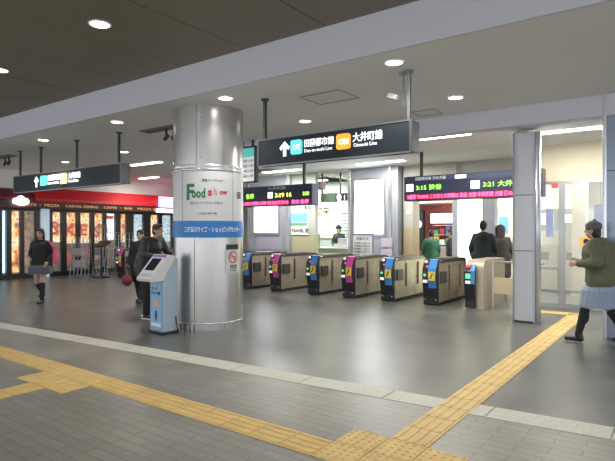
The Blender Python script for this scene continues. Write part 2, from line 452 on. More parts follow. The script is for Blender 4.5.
# ------------------------------------------------------------------ kiosk in front of the pillar
k = empty('charge_kiosk', (-6.45, 5.10, 0), R(-3)); tag(k, 'pale blue grey charge machine with tilted screen standing against the pillar', 'machine')
kb = mat('kiosk_pale_blue', (.38,.48,.57), .35, .2)
b = B(); b.prism([(-.14,.03),(-.14,.78),(-.10,.86),(-.02,1.02),(.06,1.12),(.12,1.13),(.12,.03)], -.165, .165, 'x'); b.build('body', kb, k)
b = B(); b.bev(-.18,.18,-.165,.14,0,.04,.01); b.build('base', black, k)
KA, KB_ = Vector((0,-.37,.84)), Vector((0,-.06,1.19))
b = B(); b.prism([(-.36,.80),(-.37,.84),(-.06,1.19),(.06,1.17),(.06,1.12),(-.08,.92),(-.14,.80)], -.18, .175, 'x'); b.build('console', mat('console_grey', (.62,.62,.65), .4), k)
def tiltq(b, x0, x1, t0, t1, off=.004, mi=0):
    d = KB_-KA; nrm = Vector((0,-d.z,d.y)).normalized()*off
    a, c = KA+d*t0+nrm, KA+d*t1+nrm
    b.prism([(a.y,a.z),(c.y,c.z),(c.y+.006,c.z-.006),(a.y+.006,a.z-.006)], x0, x1, 'x', mi)
b = B(); tiltq(b, -.13,.10,.34,.82); b.build('screen', mat('kiosk_screen', (.02,.02,.025), .15), k)
b = B(); tiltq(b, -.16,.16,.88,.97); b.build('header_strip', mat('kiosk_purple', (.22,.12,.45), .4), k)
for i in range(4): b = B(); tiltq(b, -.14+.075*i, -.095+.075*i, .10, .22, .006); b.build('button', mat('button_grey', (.45,.45,.5), .4), k)
b = B(); b.bev(-.135,.135,-.152,-.138,.08,.74,.003); b.build('poster', mat('kiosk_poster_blue', (.28,.52,.78), .4), k)
text('カード', .055, ink, (-.115,-.155,.66), 0, k); text('チャージ機', .055, mat('navy_ink', (.02,.06,.35), .5), (-.12,-.155,.59), 0, k, bold=.002, width=.23)
b = B(); b.bev(-.06,.07,-.16,-.15,.40,.52,.004); b.build('printed_card', mat('card_pink', (.75,.45,.42), .5), k)
b = B(); b.cone((.0,-.158,.32),(.0,-.152,.32),.028,.028,12); b.prism([(-.03,.29),(.03,.29),(.012,.20),(-.012,.20)], -.158, -.152, 'y'); b.build('printed_figure', mat('navy_ink2', (.03,.08,.3), .5), k)
b = B(); b.bev(-.12,.12,-.158,-.15,.11,.16,.002); b.build('poster_footer', white_ink, k)
b = B(); b.cone((.20,.06,.0),(.21,.11,.0),.012,.012,8) if False else b.cap((.17,.08,.25),.008,(.20,.09,.03),.008,8); b.build('cable', rubber, k)

# ------------------------------------------------------------------ hanging signs
sign_dark = mat('sign_charcoal', (.03,.04,.05), .5, spec=.25)
sign_end = mat('sign_end_grey', (.12,.13,.135), .45, .3)
turq = mat('line_icon_turquoise', (.16,.62,.66), .4, emit=.55, ecol=(.16,.75,.78)); orange = mat('line_icon_orange', (.85,.40,.05), .4, emit=.6, ecol=(.95,.42,.05))
lit_ink = mat('lit_white_lettering', (.9,.92,.95), .5, emit=.9, ecol=(.9,.95,1))
def arrow(b, x, z, s, y=-.005):
    b.prism([(x-.10*s,z),(x-.10*s+.03*s,z-.03*s+.045*s),(x-.018*s,z-.06*s),(x-.018*s,z-.19*s),(x+.018*s,z-.19*s),(x+.018*s,z-.06*s),(x+.07*s,z+.015*s),(x+.10*s,z),(x,z+.10*s)][:9], y-.004, y, 'y')
def arrow2(b, x, z0, z1, hw):
    t = hw*.28; zt = z1
    b.prism([(x-t,z0),(x+t,z0),(x+t,zt-hw*.9),(x+hw*.75,zt-hw*1.35),(x+hw,zt-hw*.95),(x,zt),(x-hw,zt-hw*.95),(x-hw*.75,zt-hw*1.35),(x-t,zt-hw*.9)], -.012, -.002, 'y')
def hanging(name, x0, x1, y, z0, z1, th, poles, ctop, label):
    e = empty(name, ((x0+x1)/2, y, z0)); tag(e, label, 'sign'); ox = (x0+x1)/2; w = (x1-x0)/2; h = z1-z0
    b = B(); b.bev(-w, w, 0, th, 0, h, .008); b.build('sign_box', sign_dark, e)
    b = B(); b.bev(w-.02, w+.02, -.006, th+.006, -.006, h+.006, .006); b.build('end_cap', sign_end, e); b = B(); b.bev(-w-.02, -w+.02, -.006, th+.006, -.006, h+.006, .006); b.build('end_cap', sign_end, e)
    b = B(); b.box(-w,w,-.006,.02,h-.004,h+.012); b.box(-w,w,-.006,.02,-.012,.004); b.build('edge_trim', steel_dark, e)
    for p in poles:
        b = B(); b.bev(p-ox-.022, p-ox+.022, th/2-.022, th/2+.022, h, ctop-z0-.02, .004); b.cone((p-ox,th/2,ctop-z0-.025),(p-ox,th/2,ctop-z0-.002),.06,.06,16); b.build('hanger_pole', steel_dark if p == -2.76 else dark, e)
    return e, ox
e, ox = hanging('line_sign', -5.13, -2.69, 5.75, 2.50, 2.87, .2, (-5.08,-2.76), 3.5, 'large dark hanging sign with arrow, turquoise and orange line icons')
b = B(); arrow2(b, -4.62-ox, .10, .31, .09); b.build('arrow', lit_ink, e)
b = B(); b.bev(-4.50-ox,-4.31-ox,-.012,.0,.11,.31,.03); b.build('line_icon', turq, e)['label'] = 'turquoise line icon'
b = B(); b.bev(-3.735-ox,-3.53-ox,-.012,.0,.11,.31,.03); b.build('line_icon', orange, e)['label'] = 'orange line icon'
text('DT', .10, lit_ink, (-4.405-ox,-.015,.175), 0, e, 'CENTER', .002); text('OM', .10, lit_ink, (-3.632-ox,-.015,.175), 0, e, 'CENTER', .002)
text('田園都市線', .115, lit_ink, (-4.285-ox,-.004,.205), 0, e, bold=.002, width=.49); text('Den-en-toshi Line', .066, lit_ink, (-4.28-ox,-.004,.125), 0, e, width=.46)
text('大井町線', .125, lit_ink, (-3.50-ox,-.004,.20), 0, e, bold=.002, width=.43); text('Oimachi Line', .066, lit_ink, (-3.49-ox,-.004,.125), 0, e, width=.34)
# slim speaker bracket by the right pole
sp = empty('ceiling_bracket', (-2.84,5.86,3.5)); tag(sp, 'small bent bracket with a spotlight hanging by the line sign right pole', 'bracket')
b = B(); b.cone((0,0,0),(0,0,-.42),.012,.012,10); b.cone((0,0,-.03),(0,0,-.015),.05,.05,12); b.build('rod', steel_dark, sp)
b = B(); b.bev(-.10,.03,-.04,.04,-.34,-.28,.01); b.build('lamp_head', white_paint, sp).rotation_euler = (0,R(20),0)

e, ox = hanging('direction_sign', -13.33, -8.92, 6.0, 2.47, 2.86, .2, (-9.12,-10.66,-12.2,-13.2), 3.5, 'long dark hanging sign at left with glowing arrow and coloured line icons')
b = B(); arrow2(b, -12.2-ox, .08, .33, .10); b.build('arrow', lit_ink, e)
b = B(); b.bev(-11.98-ox,-11.74-ox,-.012,0,.10,.33,.03); b.build('line_icon', turq, e)
b = B(); b.bev(-11.1-ox,-10.86-ox,-.012,0,.10,.33,.03); b.build('line_icon', mat('line_icon_yellow', (.85,.75,.35), .4, emit=.6), e)
text('田園都市線', .14, lit_ink, (-11.70-ox,-.004,.21), 0, e, bold=.004, width=.56); text('Den-en-toshi Line', .08, lit_ink, (-11.70-ox,-.004,.12), 0, e, bold=.003, width=.5)
text('大井町線', .14, lit_ink, (-10.82-ox,-.004,.21), 0, e, bold=.004, width=.48); text('Oimachi Line', .08, lit_ink, (-10.82-ox,-.004,.12), 0, e, bold=.003, width=.4)

# departure boards
led_green = mat('led_green', (.1,.6,.05), .5, emit=2.2, ecol=(.35,.9,.08)); led_red = mat('led_red', (.8,.03,.1), .5, emit=3.2, ecol=(1,.06,.20)); led_w = mat('led_white', (.9,.9,.95), .5, emit=1.6)
led_y = mat('led_yellow', (.8,.8,.1), .5, emit=1.8, ecol=(.9,.9,.15))
board_navy = mat('board_navy', (.02,.025,.055), .3); hdr_navy = mat('board_header_blue', (.03,.045,.10), .5)
def board(x0, x1, label):
    y = 10.6; z0 = 2.20; e = empty('departure_board', ((x0+x1)/2, y, z0)); tag(e, label, 'departure board', 'LED departure boards over the gates'); w = (x1-x0)/2
    b = B(); b.bev(-w,w,0,.3,0,.54,.01); b.build('case', board_navy, e)
    b = B(); b.box(-w+.01,w-.01,-.006,.0,.42,.53); b.build('header', hdr_navy, e)
    b = B(); b.box(-w+.02,w-.02,-.004,.0,.02,.15); b.build('ticker_strip', mat('ticker_back', (.06,.01,.02), .4, emit=.08, ecol=(.7,.02,.15)), e)
    for p in (-w+.35, w-.35): b = B(); b.bev(p-.03,p+.03,.12,.18,.54,1.08,.004); b.build('hanger_pole', dark, e)
    return e, (x0+x1)/2
e, ox = board(-5.12,-2.25,'departure board right of centre with two green lines and red ticker text')
for x0, x1, s in ((-5.06,-4.90,'急行'),(-3.62,-3.44,'各停')):
    b = B(); b.box(x0-ox,x1-ox,-.008,0,.21,.37); b.build('train_type_panel', led_w, e)
text('3:15 渋谷', .125, led_green, (-4.84-ox,-.004,.24), 0, e, width=.58)
text('3:21 大井町', .125, led_green, (-3.38-ox,-.004,.24), 0, e, width=.72)
text('田園都市線 渋谷方面', .075, white_ink, (-4.85-ox,-.007,.45), 0, e); b = B(); b.box(-3.95-ox,-3.72-ox,-.009,0,.44,.51); b.build('header_mark', led_w, e)
text('2番線 TRAINS このあとの列車は 渋谷 方面 中央林間 方面 溝の口 ゆき', .10, led_red, (-5.04-ox,-.006,.05), 0, e, bold=.003, width=2.5)
e, ox = board(-10.45,-7.65,'departure board left of centre, partly hidden by the steel pillar')
b = B(); b.box(-9.1-ox,-8.94-ox,-.008,0,.21,.37); b.build('train_type_panel', led_w, e)
text('3:19 16', .15, led_y, (-8.86-ox,-.004,.23), 0, e, bold=.003, width=.55); text('3:28', .12, led_green, (-7.94-ox,-.004,.25), 0, e, bold=.003, width=.2)
text('大井町線', .09, white_ink, (-9.1-ox,-.007,.44), 0, e, width=.6); text('各停', .15, led_green, (-9.9-ox,-.004,.23), 0, e)
text('TRAINS このあとの列車は 大井町 方面 自由が丘 旗の台', .10, led_red, (-10.3-ox,-.006,.05), 0, e, bold=.003, width=1.9); text('次は 各停', .11, led_red, (-8.3-ox,-.006,.05), 0, e, bold=.004, width=.55)

# small white banner behind the pillar
e = empty('timetable_banner', (-7.70,8.3,2.61)); tag(e, 'white hanging timetable panel with a turquoise top, just right of the pillar', 'sign')
b = B(); b.bev(-.28,.20,0,.06,0,.72,.005); b.build('panel', mat('panel_lit_white', (.75,.77,.78), .5, emit=.35), e)
b = B(); b.box(-.28,.20,-.004,0,.53,.72); b.build('header', mat('panel_turquoise', (.1,.62,.55), .5, emit=.35), e)
b = B(); b.box(.19,.24,-.01,.07,-.02,.74); b.box(-.3,.24,-.01,.07,.72,.76); b.box(-.3,.24,-.01,.07,-.03,0); b.build('frame', dark, e)
for i in range(4): text('平日 土休日 5 6 7 8 9', .07, ink, (-.26,-.006,.42-.11*i), 0, e, width=.42)
for px in (-.2,.1): b = B(); b.box(px,px+.04,.01,.05,.76,.888); b.build('hanger_pole', dark, e)

# ceiling track spotlights
def track(loc, label, grille=True):
    e = empty('track_spotlights', loc); tag(e, label, 'spotlights', 'black track spotlights on the ceiling')
    b = B(); b.box(-.55,.55,-.12,.12,-.02,0)
    for i in range(12): b.box(-.53+.09*i,-.47+.09*i,-.11,.11,-.028,-.02)
    b.build('grille', mat('grille_grey', (.16,.16,.15), .6), e)
    for px in (.12,.34):
        b = B(); b.cone((px,0,-.02),(px,0,-.16),.022,.022,10); b.cone((px-.05,0,-.22),(px+.06,0,-.16),.035,.03,12); b.build('spotlight', black, e)
track((-8.1,6.35,3.5),'grey ceiling grille with two black spotlights left of the pillar top')
track((-14.6,6.3,3.5),'two black spotlights on the ceiling near the left picture edge')

# ------------------------------------------------------------------ ticket gates
gate_metal = mat('gate_metal', (.43,.375,.295), .40, .5, noise=(5,.12)); gate_top = mat('gate_top', (.10,.085,.075), .3, .4)
led_lamp = mat('gate_lamp_white', (.8,.7,.8), .4, emit=.5); arrow_green = mat('gate_arrow_green', (.1,.7,.3), .4, emit=.5, ecol=(.15,.9,.4)); lamp_red = mat('gate_lamp_red', (.7,.1,.15), .4, emit=.3)
def gate(colr, cname):
    e = empty('ticket_gate', (0,0,0)); W = .33; Lg = 1.72
    b = B(); b.bev(.0,W,.10,Lg,0,.07,.01); b.build('plinth', rubber, e)
    b = B(); b.prism([(.10,.07),(.10,.86),(.16,.90),(Lg-.06,.90),(Lg,.84),(Lg,.07)], .005, W-.005, 'x'); b.build('cabinet', gate_metal, e)
    b = B()
    for y in (.62,1.12): b.box(W-.006,W-.003,y,y+.006,.07,.88); b.box(.003,.006,y,y+.006,.07,.88)
    b.box(W-.006,W-.003,.12,Lg-.02,.48,.485); b.cone((W-.006,.85,.6),(W,.85,.6),.012,.012,10); b.cone((W-.006,1.3,.4),(W,1.3,.4),.012,.012,10)
    b.build('panel_joint', dark, e)
    b = B(); b.prism([(.13,.88),(.22,.935),(.9,.96),(Lg-.2,.945),(Lg-.02,.90),(Lg-.04,.88)], -.008, W+.008, 'x'); b.build('top_deck', gate_top, e)
    b = B(); b.box(.05,W-.05,.35,1.3,.944,.964); b.build('ticket_slot_cover', dark, e)
    nose = [(.10,.02),(.10,.90),(.19,.955),(.10,.94),(.0,.76),(-.02,.62),(.0,.47),(.055,.16),(.06,.02)]
    b = B(); b.prism(nose, .005, W-.005, 'x'); b.build('front_panel', black, e)
    def strip(b, x0, x1, pts, off): 
        pr = [(y-off, z+off*.4) for y, z in pts]+[(y+.02, z) for y, z in pts[::-1]]; b.prism(pr, x0, x1, 'x')
    b = B(); strip(b, .13, .30, [(.19,.955),(.10,.94),(.0,.76),(-.02,.62),(.0,.47),(.02,.36)], .006); rd = b.build('card_reader', colr, e); rd['label'] = cname+' reader strip'
    b = B(); b.bev(.145,.285,-.038,-.02,.52,.70,.004); st = b.build('ticket_sticker', yellow_p, e)
    b = B(); b.prism([(.175,.55),(.20,.55),(.25,.67),(.225,.67)], -.042, -.036, 'y'); b.build('sticker_glyph', black, st)
    b = B(); b.bev(.02,.115,-.035,-.015,.56,.70,.005); b.build('display', dark, e)
    b = B(); b.prism([(.035,.63),(.07,.67),(.07,.645),(.10,.645),(.10,.615),(.07,.615),(.07,.59)], -.039,-.034,'y'); b.build('display_arrow', arrow_green, e)
    b = B(); b.bev(.02,.115,-.025,-.008,.47,.53,.004); b.build('ticket_slot', led_lamp, e)
    b = B(); b.ell((.06,.06,.90),(.035,.03,.03),10); b.build('status_lamp', led_lamp, e); b = B(); b.ell((.10,.02,.80),(.03,.02,.03),10); b.build('status_lamp', lamp_red, e)['label'] = 'red status lamp'
    for sx0 in (W-.004,-.045): b = B(); b.bev(sx0,sx0+.049,.14,.42,.46,.70,.01); b.build('sensor_box', dark, e)
    for fy in (.62,1.25): b = B(); b.bev(W,W+.02,fy,fy+.04,.30,.82,.006); b.build('flap_door', mat('flap_brown', (.14,.09,.06), .4), e)
    for fx in (.05,W-.05): b = B(); b.cone((fx,.055,.12),(fx,.035,.12),.012,.012,8); b.build('foot_bolt', chrome, e)
    return e
GX = [(-4.48,'b','ticket gate with blue reader, directly left of the hooded end gate'),
      (-5.48,'b','ticket gate with blue reader standing right below the small notice poster column'),
      (-6.48,'m','ticket gate with magenta reader in front of the bright advertising column'),
      (-7.48,'b','ticket gate with blue reader in front of the staffed counter'),
      (-8.66,'m','ticket gate with magenta reader below the left departure board'),
      (-9.66,'b','ticket gate half hidden behind the right side of the steel pillar'),
      (-10.9,'m','ticket gate behind the steel pillar'),
      (-12.0,'b','ticket gate just left of the pillar behind the standing men'),
      (-13.1,'m','ticket gate behind the two people at the charge machine'),
      (-14.2,'b','far left ticket gate beside the dark lectern'),
      (-15.3,'m','leftmost far ticket gate next to the wire racks')]
gb = gate(blue_p, 'blue'); gm = gate(mag_p, 'magenta'); used = {'b': False, 'm': False}
for x, kx, l in GX:
    src = gb if kx == 'b' else gm
    if not used[kx]: g = src; used[kx] = True; g.location = (x,10.13,0)
    else: g = dup(src, (x,10.13,0))
    tag(g, l, 'ticket gate', 'ticket gates in the row')
# end gate with rounded hood and barrier rails
e = empty('ticket_gate', (-3.60,10.15,0)); tag(e, 'rightmost ticket gate with a rounded beige hood beside the barrier rails', 'ticket gate', 'ticket gates in the row')
b = B()
pr = [(.12,0),(.12,.80)]+[(.30-.18*math.cos(t), .80+.16*math.sin(t)) for t in [PI/2*i/6 for i in range(1,7)]]+[(1.5,.96),(1.6,.9),(1.6,0)]
b.prism(pr, 0, .34, 'x'); b.build('cabinet', mat('hood_beige', (.46,.40,.30), .4, .4), e)
b = B(); b.prism([(.12,.02),(.12,.86),(.06,.84),(-.02,.74),(-.02,.50),(.05,.16),(.05,.02)], .0, .20, 'x'); b.build('front_panel', black, e)
b = B(); b.prism([(-.03,.50),(-.03,.76),(.05,.88),(.07,.86),(0,.74),(0,.50)], .14, .21, 'x'); b.build('card_reader', blue_p, e)
b = B(); b.bev(.03,.13,-.03,-.015,.60,.70,.004); b.build('display', arrow_green, e); b = B(); b.bev(.03,.13,-.03,-.015,.50,.56,.004); b.build('ticket_slot', led_lamp, e)
b = B(); b.ell((.07,.03,.84),(.05,.04,.04),10); b.build('status_lamp', lamp_red, e)
rl = empty('barrier_rail', (-3.15,10.5,0)); tag(rl, 'low steel barrier rail with a beige panel between the end gate and white column', 'barrier')
b = B()
for x in (0,.85): b.cone((x,0,0),(x,0,.93),.022,.022,12)
b.cone((-.05,0,.93),(.95,0,.93),.022,.022,12); b.build('rail', steel, rl)
b = B(); b.bev(.02,.83,-.012,.012,.30,.62,.004); b.build('infill_panel', beige, rl)

# ------------------------------------------------------------------ hall behind the gates
def box_thing(name, label, cat, parts, loc=(0,0,0), group=None):
    e = empty(name, loc); tag(e, label, cat, group)
    for pn, bx, m in parts:
        bl = bx if isinstance(bx[0], (tuple, list)) else [bx]
        if pn in ('blind','frame'):
            b = B()
            for q in bl: b.bev(*q, .004, seg=1)
            b.build(pn, m, e)
        else:
            for q in bl: b = B(); b.bev(*q, .004, seg=1); b.build(pn, m, e)
    return e
lit_white = mat('lightbox_white', (.95,.96,1), .4, emit=3.2, ecol=(.86,.93,1))
colm = mat('column_blue_grey', (.40,.42,.48), .4, .4)
box_thing('advertising_column','wide blue grey column with a tall blank glowing advertising panel','column',[
  ('column_body',(-.76,.76,.10,.9,0,3.28),colm),('panel_frame',(-.60,.40,.05,.12,1.40,2.99),steel),('light_panel',(-.54,.34,.035,.06,1.46,2.93),lit_white),
  ('corner_post',[(-.78,-.70,.06,.14,0,3.28),(.50,.58,.06,.14,0,3.28)],steel)],(-7.0,12.45,0))
box_thing('advertising_column','blue grey column with a smaller glowing panel below the left departure board','column',[
  ('column_body',(-.86,.86,.10,.9,0,3.28),colm),('panel_frame',(-.62,.46,.05,.12,1.42,2.5),steel),('light_panel',(-.56,.40,.035,.06,1.49,2.45),lit_white),
  ('corner_post',[(-.88,-.80,.06,.14,0,3.28),(.74,.84,.06,.14,0,3.28)],steel),('notice',(-.5,.5,.09,.10,.95,1.35),mat('notice_lilac',(.42,.38,.5),.5))],(-10.75,12.45,0))
np_ = box_thing('notice_stand','white framed notice poster standing below the tall glowing panel','poster',[
  ('board',(-.30,.30,0,.03,.78,1.44),white),('frame',[(-.33,.33,-.01,.03,1.43,1.47),(-.33,-.30,-.01,.03,0,1.45),(.30,.33,-.01,.03,0,1.45)],steel_dark)],(-7.12,12.2,0))
text('お知らせ', .10, ink, (-.2,-.006,1.30), 0, np_)
for i in range(5): text('列車の運転時刻について 変更いたします', .045, ink, (-.26,-.006,1.2-.08*i), 0, np_, width=.5)
nl = box_thing('paper_notice','small lilac notices stacked beside the framed poster','poster',[('sheet',[(-.17,.17,0,.02,1.1,1.35),(-.17,.17,0,.02,.8,1.05)],mat('notice_lilac2',(.55,.50,.60),.5))],(-6.55,12.5,0))
# poster board between columns
sk = mat('poster_sky', (.15,.45,.65), .4, emit=.5, ecol=(.2,.55,.75))
pb = box_thing('travel_poster','white travel poster with a blue landscape strip on the beige wall','poster',[
  ('sheet',(-.33,.35,0,.03,1.42,2.36),mat('sheet_white',(.75,.77,.74),.5,emit=.25)),('picture',(-.30,.32,-.008,0,1.80,2.08),sk),('green_strip',(-.30,.32,-.008,0,1.70,1.78),mat('poster_green',(.15,.35,.2),.5,emit=.2))],(-9.6,12.62,0))
text('のりかえ案内', .12, ink, (-.28,-.01,2.2), 0, pb); text('TRAVEL 旅', .14, ink, (-.28,-.01,1.5), 0, pb, bold=.003)
b = B(); b.box(-9.98,-9.0,12.65,12.8,0,1.42); struct(b.build('wall_1', mat('olive_beige', (.46,.44,.28), .6)))
b = B(); b.box(-9.98,-9.0,12.65,12.8,1.42,3.28); struct(b.build('wall_2', mat('pale_green_grey', (.48,.52,.47), .6)))
# right beige wall next to advertising column
b = B(); b.box(-6.2,-5.92,12.8,13.2,1.6,3.28); b.box(-5.92,-4.8,12.8,13.2,2.47,3.28); b.box(-4.8,-4.75,12.8,13.2,2.4,3.28); struct(b.build('wall_3', mat('warm_grey_wall', (.50,.47,.42), .6)))
b = B(); b.box(-6.2,-5.92,12.8,13.2,0,1.6); struct(b.build('wall_4', beige))
b = B(); b.box(-6.1,-5.98,12.78,12.8,1.98,2.1); tag(b.build('wall_sign', white), 'tiny white sign on the warm grey wall beside the advertising column', 'sign')
# counter office
ylit = mat('lit_yellow_poster', (.9,.8,.35), .4, emit=1.3, ecol=(1,.9,.45))
yp = box_thing('lit_poster','glowing pale yellow poster above the staff counter','poster',[('sheet',(-.42,.42,0,.05,1.3,2.6),ylit)],(-10.7,15.51,0))
text('切符', .36, ink, (-.3,-.01,2.1), 0, yp, bold=.01, width=.6)
of = box_thing('staff_counter','pale green glass fronted staff counter in the middle distance','counter',[
  ('counter_top',(-.8,.9,-.05,.45,.95,1.0),white),('front',(-.8,.9,0,.4,0,.95),mat('counter_green',(.42,.50,.38),.5)),
  ('partition',(-.8,-.15,.0,.02,1.0,1.45),mat('partition_pale',(.55,.66,.58),.3)),('ledge_items',[(.3,.85,.1,.3,1.0,1.12),(.45,.8,.1,.3,1.12,1.30)],white)],(-9.6,14.0,0))
b = B(); b.box(-12.2,-8.0,15.56,15.7,0,3.28); struct(b.build('wall_5', mat('office_green_grey', (.50,.60,.56), .6)))
sb = box_thing('window_shelves','pale office window with horizontal blinds behind the attendant','window blinds',[('blind',[(-.45,.45,0,.03,1.2+.12*i,1.28+.12*i) for i in range(9)],mat('blind_pale',(.6,.7,.68),.4))],(-9.5,15.52,0))
hs = box_thing('platform_sign','small green and black hanging sign with white numerals','sign',[
  ('green_panel',(-.52,.02,0,.08,.0,.27),mat('sign_green',(.12,.20,.13),.5)),('black_panel',(.02,.55,0,.08,.03,.25),black),('hanger_pole',[(-.51,-.47,.02,.06,.27,.88),(.15,.19,.02,.06,.25,.88)],dark)],(-8.53,13.0,2.40))
text('番 1 2', .19, lit_ink, (.05,-.006,.06), 0, hs, bold=.004, width=.48)
box_thing('hanging_plate','small brown plate hanging from the ceiling above the green sign','sign',[('plate',(-.12,.12,0,.04,.5,.75),mat('plate_brown',(.36,.27,.25),.6)),('rod',(-.012,.012,.01,.03,.0,1.0),dark)],(-8.95,12.9,2.28))

# kiosk shop seen under right board
sh_ = empty('news_shop', (-6.45,15.6,0)); tag(sh_, 'small bright shop with crowded shelves under the right departure board', 'shop')
b = B(); b.box(-1.2,1.4,.6,.7,0,2.6); b.build('back_panel', mat('shop_back', (.45,.12,.12), .5), sh_)
b = B(); b.box(-1.2,1.4,-.3,.6,2.4,2.5); b.build('canopy', mat('shop_cream', (.7,.68,.6), .5), sh_)
b = B(); b.bev(-.15,.85,-.05,.0,1.78,2.08,.01); b.build('shop_sign', mat('shop_sign_lit', (.9,.85,.82), .5, emit=1.4), sh_)
text('ミニショップ', .16, red_i, (-.08,-.06,1.87), 0, sh_, bold=.004)
b = B(); b.bev(.3,1.1,-.40,-.05,0,1.05,.01); b.build('counter', mat('shop_counter', (.5,.42,.33), .5), sh_)
for z in (.5,.8,1.1,1.4,1.7):
    b = B(); b.box(-.2,1.3,.25,.55,z,z+.02); b.build('shelf', white, sh_)
b = B(); b.bev(-.78,-.38,-.1,.1,.9,2.2,.01); pn = b.build('dark_display_board', black, sh_)
b = B(); b.cone((-.55,-.13,1.75),(-.55,-.10,1.75),.14,.14,20); b.build('round_mark', white_ink, pn)
b = B(); b.bev(-.8,-.35,-.2,.2,0,.9,.01); b.build('red_cabinet', mat('cab_red', (.35,.06,.07), .5), sh_)
pk = [mat('pack_%s'%n, c, .5) for n, c in (('white',(.8,.8,.78)),('red',(.6,.08,.08)),('yellow',(.75,.6,.15)),('green',(.15,.4,.2)),('blue',(.1,.25,.55)))]
base_pack = None
for zi, z in enumerate((.52,.82,1.12,1.42)):
    for i in range(7):
        m = pk[(i*3+zi) % 5]
        b = B(); h = .14+.06*((i+zi) % 3); b.bev(-.08,.08,-.05,.05,0,h,.008)
        o = b.build('snack_packet', m); o.location = (-6.45-.1+.2*i, 15.6+.32, z)
        tag(o, ['white','red','yellow','green','blue'][(i*3+zi) % 5]+' packet, '+['first','second','third','fourth','fifth','sixth','last'][i]+' from the left on the '+['lowest','second','third','top'][zi]+' shelf of the small shop', 'packet', 'packets on the shop shelves')
# lit panel + column + doorway
lp = box_thing('lit_poster','glowing yellow white poster panel behind the man at the gates','poster',[
  ('panel',(-.33,.31,0,.06,.08,2.36),mat('panel_yellow_white',(.95,.97,.75),.4,emit=2.3,ecol=(.95,1,.66)))],(-4.45,13.05,0))  # lower part added: glow extended down so it reflects in the floor
text('Bon voyage', .10, mat('teal_ink',(.2,.6,.6),.5,emit=.5), (-.2,-.01,1.95), 0, lp)
box_thing('passage_column','pale blue grey column between the glowing poster and doorway','column',[('column_body',(-.14,.14,0,.3,0,3.28),mat('pale_col',(.52,.55,.62),.4)),('edge_strip',(-.16,-.13,-.01,.3,0,3.28),steel)],(-3.98,12.95,0))
box_thing('passage_column','slim pale column left of the glowing yellow poster','column',[('column_body',(-.07,.07,0,.3,0,3.28),mat('pale_col',(.52,.55,.62),.4))],(-4.84,12.95,0))
b = B(); b.box(-4.6,-2.2,15.0,15.2,0,3.28); struct(b.build('wall_6', mat('bright_cream', (.78,.76,.66), .6)))
box_thing('blue_poster','small blue poster on the pale wall beside the white column','poster',[('sheet',(-.12,.12,0,.02,1.5,1.95),mat('poster_blue2',(.1,.3,.65),.5,emit=.4))],(-4.2,14.98,0))
b = B(); b.box(-4.8,-3.0,12.9,13.3,2.36,3.28); struct(b.build('wall_7', mat('warm_grey_wall2', (.52,.50,.46), .6)))

# ------------------------------------------------------------------ white column at right
wc = empty('panel_column', (-2.4,9.2,0)); tag(wc, 'tall white panelled column with a steel edge post, right of the gates', 'column')
b = B()
for z0, z1 in ((.03,1.20),(1.212,2.14),(2.152,3.2)): b.bev(0,.30,0,.34,z0,z1,.004)
b.build('panel', mat('column_white', (.66,.67,.74), .45), wc)
b = B(); b.box(.01,.29,.01,.33,0,3.21); b.build('core', dark, wc)
b = B(); b.cone((.375,.03,0),(.375,.03,3.2),.042,.042,20); b.build('edge_post', mat('post_silver', (.70,.74,.82), .3, .5), wc, True)
b = B(); b.bev(-.025,.0,-.01,.03,0,3.2,.004); b.build('edge_strip', steel_dark, wc)
b = B(); b.bev(.30,.335,.0,.33,.0,3.2,.004); b.build('edge_strip', mat('strip_light_steel', (.5,.52,.56), .4, .4), wc)
# right edge steel column
ec = empty('clad_column', (-.98,8.55,0)); tag(ec, 'blue grey steel clad column at the right picture edge', 'column')
b = B(); b.bev(0,.6,0,.6,0,3.5,.01); b.build('cladding', mat('clad_bluegrey', (.30,.35,.44), .3, .6), ec)
b = B(); b.cone((0,0,0),(0,0,3.5),.03,.03,16); b.build('corner_pipe', chrome, ec); b = B()
for z in (1.2,2.4): b.box(-.002,.6,-.004,0,z,z+.012)
b.build('panel_joint', dark, ec)

# ------------------------------------------------------------------ glass wall and the room behind at right
b = B(); b.box(-2.42,3,11.4,11.5,2.54,3.28); struct(b.build('wall_8', mat('cream_fascia', (.78,.70,.52), .6)))
gf = mat('frame_grey', (.40,.41,.42), .4, .6)
b = B()
for x in (-2.06,-.9,.3): b.box(x-.05,x+.05,11.36,11.44,0,2.54)
b.box(-2.5,3,11.38,11.42,2.48,2.54); b.box(-2.5,3,11.38,11.42,.0,.09); b.box(-2.5,3,11.385,11.415,.32,.37)
b.box(-2.5,-2.06,11.385,11.415,.78,.82); b.box(-2.52,-2.46,11.36,11.44,0,2.54)
struct(b.build('window_1', gf))
b = B(); b.box(-2.46,3,11.397,11.403,.09,2.48); struct(b.build('window_2', glass))
bn = empty('sticker_notice', (-1.62,11.36,0)); tag(bn, 'orange notice with a dark round mark stuck on the glass wall', 'sticker')
b = B(); b.box(-.11,.12,0,.01,1.26,1.42); b.build('sheet', mat('notice_orange', (.75,.42,.08), .5), bn)
b = B(); b.cone((0,-.004,1.34),(0,0,1.34),.05,.05,16); b.build('round_mark', black, bn)
box_thing('blue_banner','narrow dark blue banner with white letters inside the glass wall','banner',[('cloth',(-.07,.07,0,.02,1.42,2.0),mat('banner_blue',(.05,.10,.45),.5)),('cord',(-.005,.005,.005,.015,2.0,3.28),dark)],(-2.33,11.62,0))
bb = box_thing('blue_banner','narrow blue banner behind the glass near the right steel column','banner',[('cloth',(-.12,.14,0,.02,1.45,2.1),mat('banner_blue',(.05,.10,.45),.5)),('cord',(-.005,.005,.005,.015,2.1,3.28),dark)],(-1.5,12.4,0))
